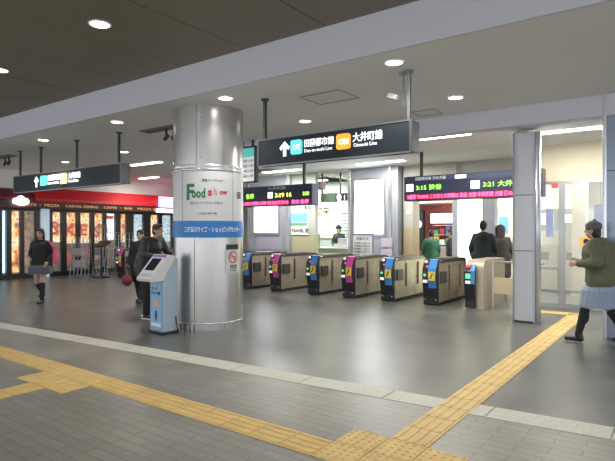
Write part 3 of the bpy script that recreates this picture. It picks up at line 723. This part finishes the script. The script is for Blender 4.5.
box_thing('inner_column','cream column standing inside the glass wall','column',[('column_body',(-.14,.16,0,.35,0,3.28),mat('cream_col',(.70,.62,.46),.5)),('lit_edge',(.16,.19,.0,.05,0,3.28),mat('warm_edge',(.9,.85,.7),.4,emit=.6))],(-2.10,13.6,0))
box_thing('ticket_machine','white and grey machines in the room behind the glass wall','machine',[
  ('body',[(-.7,-.1,0,.5,0,1.15),(0,.6,0,.5,0,1.15),(.7,1.3,0,.5,0,1.15)],mat('machine_cream',(.60,.56,.44),.5)),('screen',[(-.6,-.3,-.01,0,.8,1.0),(.1,.4,-.01,0,.8,1.0)],dark),('upper_display',[(-.8,1.4,.05,.5,1.55,2.1)],mat('upper_disp',(.42,.45,.45),.5)),
  ('lit_chart',[(-.7,-.2,.03,.05,1.7,2.0),(0,.5,.03,.05,1.75,1.95)],mat('chart_lit',(.8,.9,.9),.5,emit=1.0))],(-2.6,14.4,0))
box_thing('red_sign','tiny red exit sign on the head of the glass wall frame','sign',[('plate',(-.06,.06,-.02,0,2.40,2.50),mat('exit_red',(.7,.08,.06),.5,emit=.4))],(-2.18,11.36,0))
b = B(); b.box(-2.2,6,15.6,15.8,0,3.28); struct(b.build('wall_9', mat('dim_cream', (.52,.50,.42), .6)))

# ------------------------------------------------------------------ left restaurant front
SX = -17.4
frame_k = mat('shop_frame_black', (.015,.014,.016), .35); awn = mat('awning_red', (.55,.012,.022), .55, emit=0)
aw = empty('shop_awning', (SX,0,0)); tag(aw, 'long bright red awning over the restaurant front at left', 'awning')
b = B(); b.prism([(0,2.50),(.42,2.50),(.42,2.56),(.10,3.02),(0,3.02)], 0, 0.0001, 'x') if False else None
b.prism([(0,2.50),(.42,2.50),(.40,2.60),(.12,2.96),(0,2.96)], 8.35, 16.5, 'y'); b.build('canopy', awn, aw)
b = B(); b.prism([(0,2.50),(.40,2.50),(.38,2.60),(.12,2.84),(0,2.84)], 4.0, 8.33, 'y'); b.build('canopy', mat('awning_maroon', (.14,.01,.03), .6), aw)['label'] = 'maroon canopy section'
b = B(); b.box(.0,.40,4.0,16.5,2.27,2.49); b.build('valance', mat('valance_dark', (.05,.012,.010), .5), aw)
li = mat('valance_orange', (.6,.28,.1), .5, emit=.35, ecol=(1,.5,.25))
yy = 7.9
for s in ('PASTA ・ MEZZA','CASUAL DINING','CAFFE ・ BAR','MEZZA GRILL','PIZZA','MEZZA'):
    text(s, .12, li, (.405,yy,2.34), R(90), aw, width=1.2); yy += 1.42
# frame
fr = empty('restaurant_facade', (SX,0,0)); tag(fr, 'black framed glazed restaurant front below the red awning', 'restaurant facade')
edges = [4.4,5.2,6.0,6.8,7.42,7.75,8.12,8.62]
b = B(); b.box(-.1,.05,4.0,16.5,0,.16); b.box(-.1,.05,4.0,16.5,2.18,2.28); b.build('rail', frame_k, fr)
panes = [(9.07,9.38),(9.56,9.93),(10.07,10.46),(10.61,10.97),(11.09,11.47),(11.68,11.94),(12.25,12.71),(13.04,13.43),(13.6,14.1),(7.05,7.35),(7.47,7.60),(7.75,8.02),(8.14,8.5),(5.6,6.1),(6.3,6.8)]
ys = sorted(panes); prev = 4.0
for i, (a, c) in enumerate(ys+[(16.5,16.5)]):
    if prev < 8.93 and a > 8.6:
        b = B(); b.box(-.08,.05,prev,8.64,.16,2.18); b.box(-.08,.05,8.96,a,.16,2.18)
    else:
        b = B(); b.box(-.08,.05,prev,a,.16,2.18)
    b.build('mullion', frame_k, fr); prev = c
b = B(); b.box(-.1,.09,8.66,8.94,0,2.28); b.build('pale_post', mat('post_pale_blue', (.55,.68,.78), .4, emit=.25), fr)
b = B(); b.box(-.02,0,4.0,16.5,.16,2.18); b.build('glazing', glass, fr)
warm = poster_mat('warm_food_print', [(.04,.005,.005),(.55,.05,.02),(1,.42,.06),(1,.85,.5),(.3,.02,.01)], 5, 1.0, (1,1,.6))
warm2 = poster_mat('warm_food_print_pale', [(.10,.02,.01),(.75,.20,.03),(1,.6,.18),(1,.92,.7),(.6,.12,.03)], 5, 1.0, (1,1,.6))
cool = poster_mat('cool_print', [(.06,.2,.45),(.5,.75,.85),(.85,.95,1),(.1,.2,.3)], 6, .7)
brown = poster_mat('brown_print', [(.05,.02,.02),(.30,.13,.06),(.6,.35,.18),(.06,.02,.015)], 4, .45)
low = poster_mat('lower_menu_print', [(.02,.01,.01),(.10,.04,.03),(.55,.10,.04),(.35,.2,.12)], 5, .5)
def pane(y0, y1, z0, z1, m, label, letter=None, lm=None, lsz=.5, mz=None):
    e = empty('window_poster', (SX-.12,(y0+y1)/2,0)); w = (y1-y0)/2
    b = B(); b.box(-.02,.0,-w-.06,w+.06,z0,z1); b.build('print', m, e)
    if letter: text(letter, lsz, lm, (.01,0,mz), R(90), e, 'CENTER', .022)
    tag(e, label, 'poster', 'backlit posters in the restaurant windows')
redL = mat('letter_red', (.3,.005,.005), .5, emit=.35, ecol=(.8,.01,.01))
pane(9.07,9.38,1.15,2.18,warm2,'warm backlit window poster carrying a red S, left of the others','S',redL,.62,1.42)
pane(9.56,9.93,1.1,2.18,warm,'warm backlit window poster carrying a red K','K',redL,.58,1.38)
pane(10.07,10.46,1.1,2.18,warm2,'warm backlit window poster carrying a red E','E',redL,.56,1.38)
pane(10.61,10.97,1.1,2.18,warm,'deep orange backlit window poster with a red S, farther right','S',redL,.55,1.32)
wp_ = mat('menu_white', (.9,.9,.88), .5, emit=1.3)
pane(11.09,11.47,1.2,2.18,wp_,'white menu sheet with dark and red lines in the restaurant window','MENU',redL,.13,2.0)
for i, y in enumerate((1.5,1.65,1.8)): pass
pane(11.68,11.94,1.1,2.18,warm,'narrow orange print right of the white menu sheet')
pane(12.25,12.71,1.1,2.18,cool,'pale turquoise backlit print in the restaurant window')
pane(13.04,13.43,1.1,2.18,warm2,'small warm print behind the standing men')
pane(13.6,14.1,1.1,2.18,cool,'cool print at the far end of the restaurant front')
pane(9.07,9.38,.2,.85,low,'dark menu board at foot of the leftmost S window'); pane(9.56,9.93,.2,.85,low,'red and dark menu board low in the K window','3',redL,.3,.55); pane(10.07,10.46,.2,.9,low,'dark menu board low in the E window'); pane(10.61,10.97,.2,.85,brown,'brown board low in the far S window')
pane(7.05,7.35,.2,2.18,cool,'tall cool blue lit pane at the left picture edge'); pane(7.47,7.60,.2,2.18,mat('blue_white_glow',(.6,.8,1),.5,emit=1.6,ecol=(.55,.75,1)),'very narrow blue white glowing pane at far left')
pane(7.75,8.02,.2,2.18,warm2,'tall pale orange pane left of the pale blue post'); pane(8.14,8.5,.2,2.18,brown,'tall brown pane directly left of the pale blue post'); pane(5.6,6.1,.2,2.18,warm,'warm pane outside the left edge'); pane(6.3,6.8,.2,2.18,cool,'cool pane outside the left edge')
b = B(); b.box(-18.9,-18.7,4,16.5,0,2.9); b.box(-18.8,-17.5,4,16.5,2.5,2.9); struct(b.build('wall_10', mat('shop_inner_dark', (.12,.05,.03), .7)))
for y in (7,10,13):
    L = bpy.data.lights.new('shop_lamp','POINT'); L.energy = 40; L.color = (1,.6,.3); L.shadow_soft_size = .1
    o = bpy.data.objects.new('shop_lamp', L); o.location = (-18.2,y,2.2); COL.objects.link(o)
ls = empty('shop_sign', (SX+.45,7.83,2.33)); tag(ls, 'glowing white cloud shaped sign in front of the red awning at far left', 'sign')
b = B()
for dy, dz, r in ((-.15,.14,.09),(0,.19,.12),(.14,.14,.10),(-.04,.11,.10),(.07,.10,.09)): b.cone((0,dy,dz),(.06,dy,dz),r,r,20)
b.build('lit_face', mat('sign_glow_white', (1,1,1), .5, emit=3.0), ls)
ls2 = empty('shop_sign', (SX+.42,13.5,2.38)); tag(ls2, 'glowing pink square sign on the red awning near the pillar', 'sign')
b = B(); b.bev(0,.08,-.38,.38,.10,.52,.02); b.build('lit_face', mat('sign_glow_pink', (1,.45,.65), .5, emit=1.8, ecol=(1,.45,.7)), ls2)
b = B(); b.bev(0,.08,-.5,.38,-.12,.04,.02); b.build('lower_strip', mat('sign_glow_cream', (1,.9,.85), .5, emit=1.6), ls2)
text('CAFE', .22, lit_ink, (.09,0,.22), R(90), ls2, 'CENTER', .004)

# wire racks and lectern in front of shop
wire = mat('rack_wire', (.42,.42,.46), .3, .8)
def rack(loc, rz, label, h=1.55, w=.6):
    e = empty('wire_rack', loc, rz); tag(e, label, 'rack', 'folding wire racks before the restaurant')
    for s, yo in ((-1,0),(1,0)):
        b = B()
        for i in range(6): b.cone((-w/2+w*i/5, s*.22, 0),(-w/2+w*i/5, s*.03, h-.02*abs(i-2.5)),.010,.010,6)
        for j in range(7):
            t = j/6; b.cone((-w/2, s*(.22-.19*t), h*t+.02),(w/2, s*(.22-.19*t), h*t+.02 if t<1 else h),.008,.008,6)
        b.build('grid_panel', wire, e)
    b = B(); b.bev(-.2,.2,-.25,-.2,.3,.55,.01); b.bev(-.25,.1,-.2,-.15,.7,.95,.01); b.build('leaflet_pocket', mat('pocket_grey',(.36,.33,.36),.5), e)
rack((-16.75,9.75,0), R(40), 'grey wire display rack nearest the restaurant door, left of three', 1.3)
rack((-16.55,10.5,0), R(15), 'tall leaning grey wire rack in the middle of three', 1.75)
rack((-16.3,11.1,0), R(50), 'grey wire rack close to the dark lectern', 1.45)
le = empty('lectern', (-15.55,9.75,0)); tag(le, 'black lectern with a tilted dark board beside the wire racks', 'lectern')
b = B(); b.cone((0,0,.03),(0,0,1.0),.03,.03,12); b.build('post', black, le); b = B(); b.bev(-.2,.2,-.2,.2,0,.04,.01); b.build('base', black, le)
b = B(); b.prism([(-.12,1.0),(.16,1.14),(.16,1.2),(-.12,1.06)], -.30, .30, 'x'); b.build('board', black, le)

# ------------------------------------------------------------------ people
def skin_m(): return mat('skin', (.55,.36,.27), .55)
def remesh(b, voxel, mats, smooth=4, fn=None):
    me0 = bpy.data.meshes.new('tmp'); b.bm.to_mesh(me0); b.bm.free()
    o = bpy.data.objects.new('tmp', me0); COL.objects.link(o)
    r = o.modifiers.new('r','REMESH'); r.mode = 'VOXEL'; r.voxel_size = voxel
    s = o.modifiers.new('s','SMOOTH'); s.factor = .5; s.iterations = smooth
    bpy.context.view_layer.update()
    me = bpy.data.meshes.new_from_object(o.evaluated_get(bpy.context.evaluated_depsgraph_get()))
    bpy.data.objects.remove(o); bpy.data.meshes.remove(me0)
    me.materials.clear()
    for m in (mats if isinstance(mats, list) else [mats]): me.materials.append(m)
    for p in me.polygons:
        p.use_smooth = True; p.material_index = fn(p.center) if fn else 0
    return me
def add_mesh(name, me, parent):
    o = bpy.data.objects.new(name, me); COL.objects.link(o); o.parent = parent; return o
BASE = dict(hipL=(-.09,0,.90), hipR=(.09,0,.90), kneeL=(-.10,.02,.49), kneeR=(.10,.02,.49), ankL=(-.10,-.02,.09), ankR=(.10,-.02,.09),
            pel=(0,0,.96), chest=(0,0,1.25), neck=(0,.0,1.42), head=(0,.03,1.575),
            shL=(-.165,0,1.355), shR=(.165,0,1.355), elL=(-.24,-.02,1.12), elR=(.24,-.02,1.12), wrL=(-.24,.07,.89), wrR=(.24,.07,.89))
def person(loc, rz, H, label, pose=None, top=None, top_len=.88, bulk=1.0, bottom='trousers', bot_m=None, hair='short', hair_m=None, shoes_m=None, vox=.010,
           sock_m=None, skirt_z=.55, skirt_r=.22, hood=False, hat_m=None, name='person', group=None, flare=0):
    P = {k: Vector(v) for k, v in BASE.items()}
    for k, v in (pose or {}).items(): P[k] = Vector(v)
    root = empty('person', loc, rz); root.scale = (H/1.7,)*3
    tag(root, label, 'person', group)
    top = top or dark; bot_m = bot_m or dark; hair_m = hair_m or mat('hair_black', (.015,.012,.011), .5); shoes_m = shoes_m or black
    fwd = Vector((0,1,0))
    # body
    b = B(); hd = P['head']; nk = P['neck']
    b.ell(hd+Vector((0,-.005,.02)), (.073,.092,.095), 16); b.ell(hd+Vector((0,.02,-.055)), (.052,.066,.062), 14)
    b.cap(nk+Vector((0,-.01,-.06)), .058, hd+Vector((0,-.01,-.05)), .048)
    b.cap(hd+Vector((0,.088,.012)), .011, hd+Vector((0,.104,-.022)), .015, 8)           # nose
    b.cap(hd+Vector((-.018,.083,-.062)), .010, hd+Vector((.018,.083,-.062)), .010, 8)    # lips
    for s in (-1,1): b.ell(hd+Vector((s*.076,-.005,-.01)), (.012,.022,.032), 8)
    b.cap(P['pel'], .125, P['chest'], .135); b.cap(P['chest'], .13, (P['shL']+P['shR'])/2-Vector((0,0,.04)), .10)
    for s in 'LR':
        b.cap(nk-Vector((0,0,.05)), .05, P['sh'+s], .052); b.cap(P['sh'+s], .052, P['el'+s], .040); b.cap(P['el'+s], .040, P['wr'+s], .027)
        b.cap(P['pel'], .12, P['hip'+s], .10); b.cap(P['hip'+s], .092, P['knee'+s], .058); b.cap(P['knee'+s], .056, P['ank'+s]+Vector((0,0,0)), .038)
        calf = P['knee'+s].lerp(P['ank'+s], .33)-Vector((0,.02,0)); b.ell(calf, (.052,.055,.10), 10)
        # hand with palm, four fingers and a thumb
        w = P['wr'+s]; d = (w-P['el'+s]).normalized(); sd = 1 if s == 'R' else -1
        side = d.cross(Vector((sd,0,0)));
        if side.length < .1: side = Vector((0,1,0))
        side.normalize(); inn = d.cross(side).normalized()*1
        if inn.x*sd > 0: inn = -inn
        pc = w+d*.05
        b.cap(w+d*.01, .024, w+d*.085-side*.012, .022, 10); b.cap(w+d*.02, .022, w+d*.085+side*.018, .020, 10)
        for i, (o_, ln) in enumerate(((-.032,.060),(-.011,.072),(.011,.076),(.032,.068))):
            k0 = w+d*.092+side*o_; k1 = k0+d*ln*.55+inn*.010; k2 = k1+d*ln*.35+inn*.025
            b.cap(k0, .0105, k1, .0095, 8); b.cap(k1, .0095, k2, .0085, 8)
        t0 = w+d*.03+side*.026; t1 = t0+d*.035+side*.028+inn*.012; b.cap(t0, .013, t1, .011, 8); b.cap(t1, .011, t1+d*.03+inn*.012, .009, 8)
        # foot
        a = P['ank'+s]; b.cap(a+Vector((0,-.03,-.045)), .034, a+Vector((0,.14,-.06)), .026)
    e1 = [hd+Vector((s*.030,.085,.012)) for s in (-1,1)]; mo = hd+Vector((0,.092,-.062))
    def fn(c):
        for e_ in e1:
            if abs(c.x-e_.x) < .014 and abs(c.z-e_.z) < .0075 and c.y > hd.y+.05: return 1
            if abs(c.x-e_.x) < .018 and abs(c.z-e_.z-.024) < .005 and c.y > hd.y+.05: return 1
        if abs(c.x-mo.x) < .022 and abs(c.z-mo.z) < .006 and c.y > hd.y+.06: return 2
        return 0
    body = add_mesh('body', remesh(b, vox, [skin_m(), mat('eye_dark', (.02,.015,.015), .3), mat('lip', (.42,.16,.14), .5)], 2, fn), root)
    # upper garment
    k = bulk; b = B()
    shm = (P['shL']+P['shR'])/2
    b.cap(P['pel']+Vector((0,0,.02)), .155*k, P['chest'], .165*k); b.ell(P['chest']+Vector((0,0,.02)), (.18*k,.145*k,.15), 16)
    kk = 1+(k-1)*.5
    for s in 'LR': b.cap(nk-Vector((0,0,.035)), .060, P['sh'+s], .062*kk); b.cap(P['chest']+Vector((0,0,.05)), .13*kk, P['sh'+s]-Vector((0,0,.02)), .062*kk)
    b.cap(shm-Vector((0,0,.06)), .10, nk-Vector((0,0,.035)), .062)
    lowz = top_len
    b.cone(Vector((P['pel'].x,P['pel'].y,lowz)), P['pel']+Vector((0,0,.06)), .165*k+flare, .158*k, 20)
    for s in 'LR':
        b.cap(P['sh'+s], .064*kk, P['el'+s], .056*kk); b.cap(P['el'+s], .056*kk, P['el'+s].lerp(P['wr'+s], .95), .043*kk)
        if lowz < .85: b.cap(P['hip'+s], .13*k, P['hip'+s].lerp(P['knee'+s], min(1,(.9-lowz)/.41)), .12*k)
    g = add_mesh('jacket' , remesh(b, max(vox,.014), top, 4), root)
    b = B(); b.cone(nk-Vector((0,0,.045)), nk+Vector((0,0,.015)), .078, .066, 16); b.build('collar', top, root, True)
    # zip line
    c0 = P['chest']; 
    if bottom == 'trousers':
        b = B(); b.cap(P['pel'], .14, P['pel']-Vector((0,0,.05)), .145)
        for s in 'LR': b.cap(P['hip'+s], .108, P['knee'+s], .078); b.cap(P['knee'+s], .078, P['ank'+s]+Vector((0,0,.03)), .062)
        add_mesh('trousers', remesh(b, max(vox,.014), bot_m, 4), root)
    else:
        b = B(); n = 40; px, py = P['pel'].x, P['pel'].y
        km = (P['kneeL']+P['kneeR'])/2
        rings = []
        for z, r, t in ((P['pel'].z+.06,.145,0),(P['pel'].z-.08,.185,.2),((P['pel'].z+skirt_z)/2,skirt_r*.95,.6),(skirt_z,skirt_r,1)):
            rings.append([b.bm.verts.new((px+(km.x-px)*t*.5+(r+(.012*t if i%2 else 0))*math.cos(2*PI*i/n), py+(km.y-py)*t*.5+(r*.85+(.012*t if i%2 else 0))*math.sin(2*PI*i/n), z)) for i in range(n)])
        for a_, c_ in zip(rings, rings[1:]):
            for i in range(n): b.bm.faces.new((a_[i],a_[(i+1)%n],c_[(i+1)%n],c_[i]))
        b.bm.faces.new(rings[0])
        o = b.build('skirt', bot_m, root); md = o.modifiers.new('t','SOLIDIFY'); md.thickness = .006
    if sock_m:
        for s in 'LR':
            b = B(); kn, an = P['knee'+s], P['ank'+s]
            b.cap(kn.lerp(an,.14), .064, an, .047); b.ell(kn.lerp(an,.35)-Vector((0,.02,0)), (.060,.062,.11), 10)
            add_mesh('sock', remesh(b, .012, sock_m, 3), root)
    for s in 'LR':
        a = P['ank'+s]; b = B()
        b.cap(a+Vector((0,-.035,-.05)), .042, a+Vector((0,.15,-.062)), .034, 12); b.cap(a+Vector((0,-.02,.0)), .048, a+Vector((0,-.02,-.04)), .046, 12)
        me = remesh(b, .011, shoes_m, 3)
        zmin = a.z-.088
        for v in me.vertices:
            if v.co.z < zmin: v.co.z = zmin
        add_mesh('shoe', me, root)
    # hair / hood / hat
    b = B(); up = Vector((0,0,1))
    if hood:
        b.ell(hd+Vector((0,-.03,.025)), (.118,.125,.135), 16); b.cap(nk+Vector((0,-.05,.0)), .10, hd+Vector((0,-.05,-.03)), .11)
        add_mesh('hood', remesh(b, .014, top, 4), root)
    elif hat_m:
        b.ell(hd+Vector((0,-.012,.055)), (.098,.11,.085), 16); b.cone(hd+Vector((0,-.012,.018)), hd+Vector((0,-.012,.055)), .105, .103, 20); b.ell(hd+Vector((0,-.02,.145)), .02, 10)
        add_mesh('knitted_hat', remesh(b, .010, hat_m, 2), root)
        b = B(); b.ell(hd+Vector((0,-.045,-.03)), (.080,.062,.10), 14); add_mesh('hair', remesh(b, .010, hair_m, 2), root)
    else:
        b.ell(hd+Vector((0,-.018,.035)), (.084,.098,.098), 16); b.ell(hd+Vector((0,-.045,-.01)), (.078,.068,.085), 14)
        b.ell(hd+Vector((0,.055,.085)), (.062,.03,.024), 10)
        if hair == 'long':
            b.cap(hd+Vector((0,-.06,.0)), .075, hd+Vector((0,-.08,-.17)), .065)
            for s in (-1,1): b.cap(hd+Vector((s*.07,-.015,.02)), .028, hd+Vector((s*.078,-.02,-.13)), .026)
        add_mesh('hair', remesh(b, .010, hair_m, 3), root)
    return root
cloth = lambda n, c, r=.85: mat(n, c, r, noise=(40,.15))
blk_cloth = cloth('black_cloth', (.022,.022,.026)); navy_cloth = cloth('navy_cloth', (.02,.035,.055)); 
# tartan skirt
tar = bpy.data.materials.new('tartan_cloth'); tar.use_nodes = True; nt = tar.node_tree; bs = nt.nodes['Principled BSDF']; bs.inputs['Roughness'].default_value = .9
tc = nt.nodes.new('ShaderNodeTexCoord'); ck = nt.nodes.new('ShaderNodeTexBrick'); ck.inputs['Scale'].default_value = 12; ck.offset = 0
ck.inputs['Color1'].default_value = (.035,.05,.085,1); ck.inputs['Color2'].default_value = (.05,.06,.09,1); ck.inputs['Mortar'].default_value = (.22,.24,.28,1); ck.inputs['Mortar Size'].default_value = .03
mp = nt.nodes.new('ShaderNodeMapping'); mp.inputs['Rotation'].default_value = (R(90),0,0)
nt.links.new(tc.outputs['Object'], mp.inputs['Vector']); nt.links.new(mp.outputs['Vector'], ck.inputs['Vector']); nt.links.new(ck.outputs['Color'], bs.inputs['Base Color'])
# 1 schoolgirl
girl = person((-11.25,5.62,0), R(215), 1.60, 'schoolgirl in black blazer, tartan skirt and black knee socks walking at left', vox=.010,
   pose=dict(kneeL=(-.09,.10,.50), ankL=(-.08,.10,.09), kneeR=(.08,.02,.47), ankR=(.06,-.20,.20), elL=(-.25,-.06,1.12), wrL=(-.22,.10,.94), elR=(.25,-.04,1.12), wrR=(.20,.10,1.05)),
   top=blk_cloth, top_len=.84, bottom='skirt', bot_m=tar, skirt_z=.66, skirt_r=.25, hair='long', sock_m=blk_cloth, flare=.02, bulk=1.08)
bag = empty('shoulder_bag', (-11.0,5.72,0)); tag(bag, 'bright pink bag hanging at the schoolgirl side', 'bag')
b = B(); b.ell((.06,.05,1.00),(.045,.055,.17),14); me = remesh(b, .012, mat('bag_pink', (.75,.10,.22), .5), 3); add_mesh('bag_body', me, bag)
b = B(); b.cap((.05,.03,1.15),.014,(-.03,-.03,1.32),.014,8); b.cap((.08,.08,1.15),.014,(-.03,-.03,1.32),.014,8); b.build('strap', MATS['bag_pink'], bag)
# 2 man at the machine
man = person((-7.78,5.76,0), R(-82), 1.72, 'man in black puffer coat and trousers leaning over the charge machine', vox=.010,
   pose=dict(chest=(0,.10,1.22), neck=(0,.19,1.40), head=(0,.27,1.53), pel=(0,-.02,.96), shL=(-.19,.15,1.36), shR=(.19,.15,1.36), elL=(-.26,.24,1.14), wrL=(-.15,.46,1.12), elR=(.26,.22,1.12), wrR=(.18,.44,1.08),
             kneeL=(-.10,.03,.49), kneeR=(.12,.12,.50), ankL=(-.10,-.12,.09), ankR=(.12,.12,.09)),
   top=cloth('puffer_black', (.028,.03,.036), .5), top_len=.80, bulk=1.22, bottom='trousers', bot_m=blk_cloth, shoes_m=mat('shoe_black_white_sole', (.04,.04,.045), .5))
b = B()
for x_, y_ in ((-.10,-.12),(.12,.12)): b.bev(x_-.045,x_+.045,y_-.09,y_+.18,0,.022,.01)
b.build('shoe_sole', white, man)
# 3 second person
p3 = person((-9.6,6.95,0), R(-150), 1.57, 'person in dark coat standing behind the man at the machine', vox=.012, top=cloth('coat_black2', (.02,.022,.03)), top_len=.60, bulk=1.25, bot_m=blk_cloth, hair='short',
   pose=dict(kneeL=(-.09,.10,.50), ankL=(-.08,.16,.09), kneeR=(.08,.0,.48), ankR=(.08,-.12,.09)))
hb = empty('hand_bag', (-9.58,6.60,0)); tag(hb, 'dark red bag held low by the person behind the man', 'bag')
b = B(); b.ell((0,0,.50),(.16,.08,.13),14); add_mesh('bag_body', remesh(b,.012,mat('bag_darkred',(.18,.02,.035),.5),3), hb); b = B(); b.cap((-.08,0,.60),.010,(0,.02,.80),.010,8); b.cap((.08,0,.60),.010,(0,.02,.80),.010,8); b.build('strap', black, hb)
# 4 walking woman right
wm = person((-.94,8.10,0), R(82), 1.69, 'woman in olive jacket, grey knitted hat and blue grey skirt striding at the right edge', vox=.010,
   pose=dict(hipL=(-.09,0,.90), kneeL=(-.09,.20,.52), ankL=(-.09,.30,.10), kneeR=(.09,-.04,.49), ankR=(.09,-.26,.13), chest=(0,.05,1.24), neck=(0,.09,1.41), head=(0,.14,1.56), shL=(-.18,.08,1.36), shR=(.18,.06,1.36),
             elL=(-.27,.0,1.12), wrL=(-.20,.26,1.10), elR=(.27,.06,1.10), wrR=(.18,.32,1.12)),
   top=cloth('olive_jacket', (.12,.125,.075)), top_len=.84, bulk=1.42, bottom='skirt', bot_m=cloth('blue_grey_skirt', (.26,.33,.44)), skirt_z=.52, skirt_r=.29, hat_m=cloth('hat_grey', (.10,.11,.13)), sock_m=blk_cloth)
sc_ = empty('scarf', (-.94,8.10,0), R(82)); tag(sc_, 'pale scarf around the neck of the striding woman', 'scarf')
b = B(); b.cone((0,.08,1.30),(0,.10,1.40),.105,.085,18); b.cap((-.05,.17,1.32),.035,(-.07,.21,1.12),.03,10); add_mesh('scarf_loop', remesh(b,.012,cloth('scarf_pale',(.55,.55,.52)),3), sc_)
# 5 man in gate lane
person((-3.85,12.1,0), R(10), 1.78, 'broad man in dark green black coat walking away through the gate lane', vox=.013, top=cloth('coat_greenblack', (.012,.022,.020)), top_len=.70, bulk=1.3, bot_m=blk_cloth,
   pose=dict(elL=(-.25,-.02,1.10), wrL=(-.24,.08,.90), elR=(.25,-.02,1.10), wrR=(.23,.10,.90), shL=(-.16,0,1.35), shR=(.16,0,1.35)))
person((-3.72,13.1,0), R(170), 1.68, 'person in hooded grey brown coat beyond the rightmost gate', vox=.013, top=cloth('coat_greybrown', (.10,.085,.075)), top_len=.55, bulk=1.3, bot_m=blk_cloth, hood=True) if False else person((-3.74,13.1,0), R(20), 1.67, 'person in hooded grey brown coat beyond the rightmost gate', vox=.013, top=cloth('coat_greybrown', (.10,.085,.075)), top_len=.45, bulk=1.3, bot_m=blk_cloth, hood=True)
person((-3.42,13.8,0), R(200), 1.60, 'person in orange brown jacket glimpsed beside the white column', vox=.014, top=cloth('jacket_orange', (.42,.20,.06)), top_len=.75, bulk=1.2, bot_m=blk_cloth)
person((-4.85,14.2,0), R(0), 1.62, 'person in green jacket left of the broad man, farther away', vox=.014, top=cloth('jacket_green', (.05,.13,.08)), top_len=.8, bulk=1.15, bot_m=navy_cloth)
person((-6.05,14.3,0), R(30), 1.56, 'person in dark green coat in front of the small shop', vox=.014, top=cloth('coat_green', (.03,.12,.07)), top_len=.62, bulk=1.25, bot_m=blk_cloth)
person((-5.62,14.75,0), R(100), 1.60, 'person in dark clothes at the shop counter', vox=.014, top=blk_cloth, top_len=.8, bot_m=blk_cloth)
# 6 attendant
person((-9.75,15.1,0), R(180), 1.72, 'station attendant in navy uniform behind the staff counter', vox=.013, top=navy_cloth, top_len=.85, bulk=1.05, bot_m=navy_cloth,
   pose=dict(elL=(-.25,.0,1.12), elR=(.25,.0,1.12), wrL=(-.08,.20,1.03), wrR=(.08,.20,1.03)), hat_m=cloth('cap_navy', (.015,.02,.035)))

# ------------------------------------------------------------------ light, world, camera
w = bpy.data.worlds.new('world'); SC.world = w; w.use_nodes = True
bg = w.node_tree.nodes['Background']; bg.inputs[0].default_value = (.92,.95,1,1); bg.inputs[1].default_value = 1.35

cam = bpy.data.cameras.new('camera'); co = bpy.data.objects.new('camera', cam); COL.objects.link(co)
cam.sensor_width = 36; cam.lens = 520/615*36; cam.clip_end = 200
co.location = (0,0,1.55); co.rotation_euler = (R(90),0,R(36.3))
SC.camera = co
SC.view_settings.view_transform = 'Standard'; SC.view_settings.look = 'None'; SC.view_settings.gamma = 1
SC.view_settings.exposure = .48
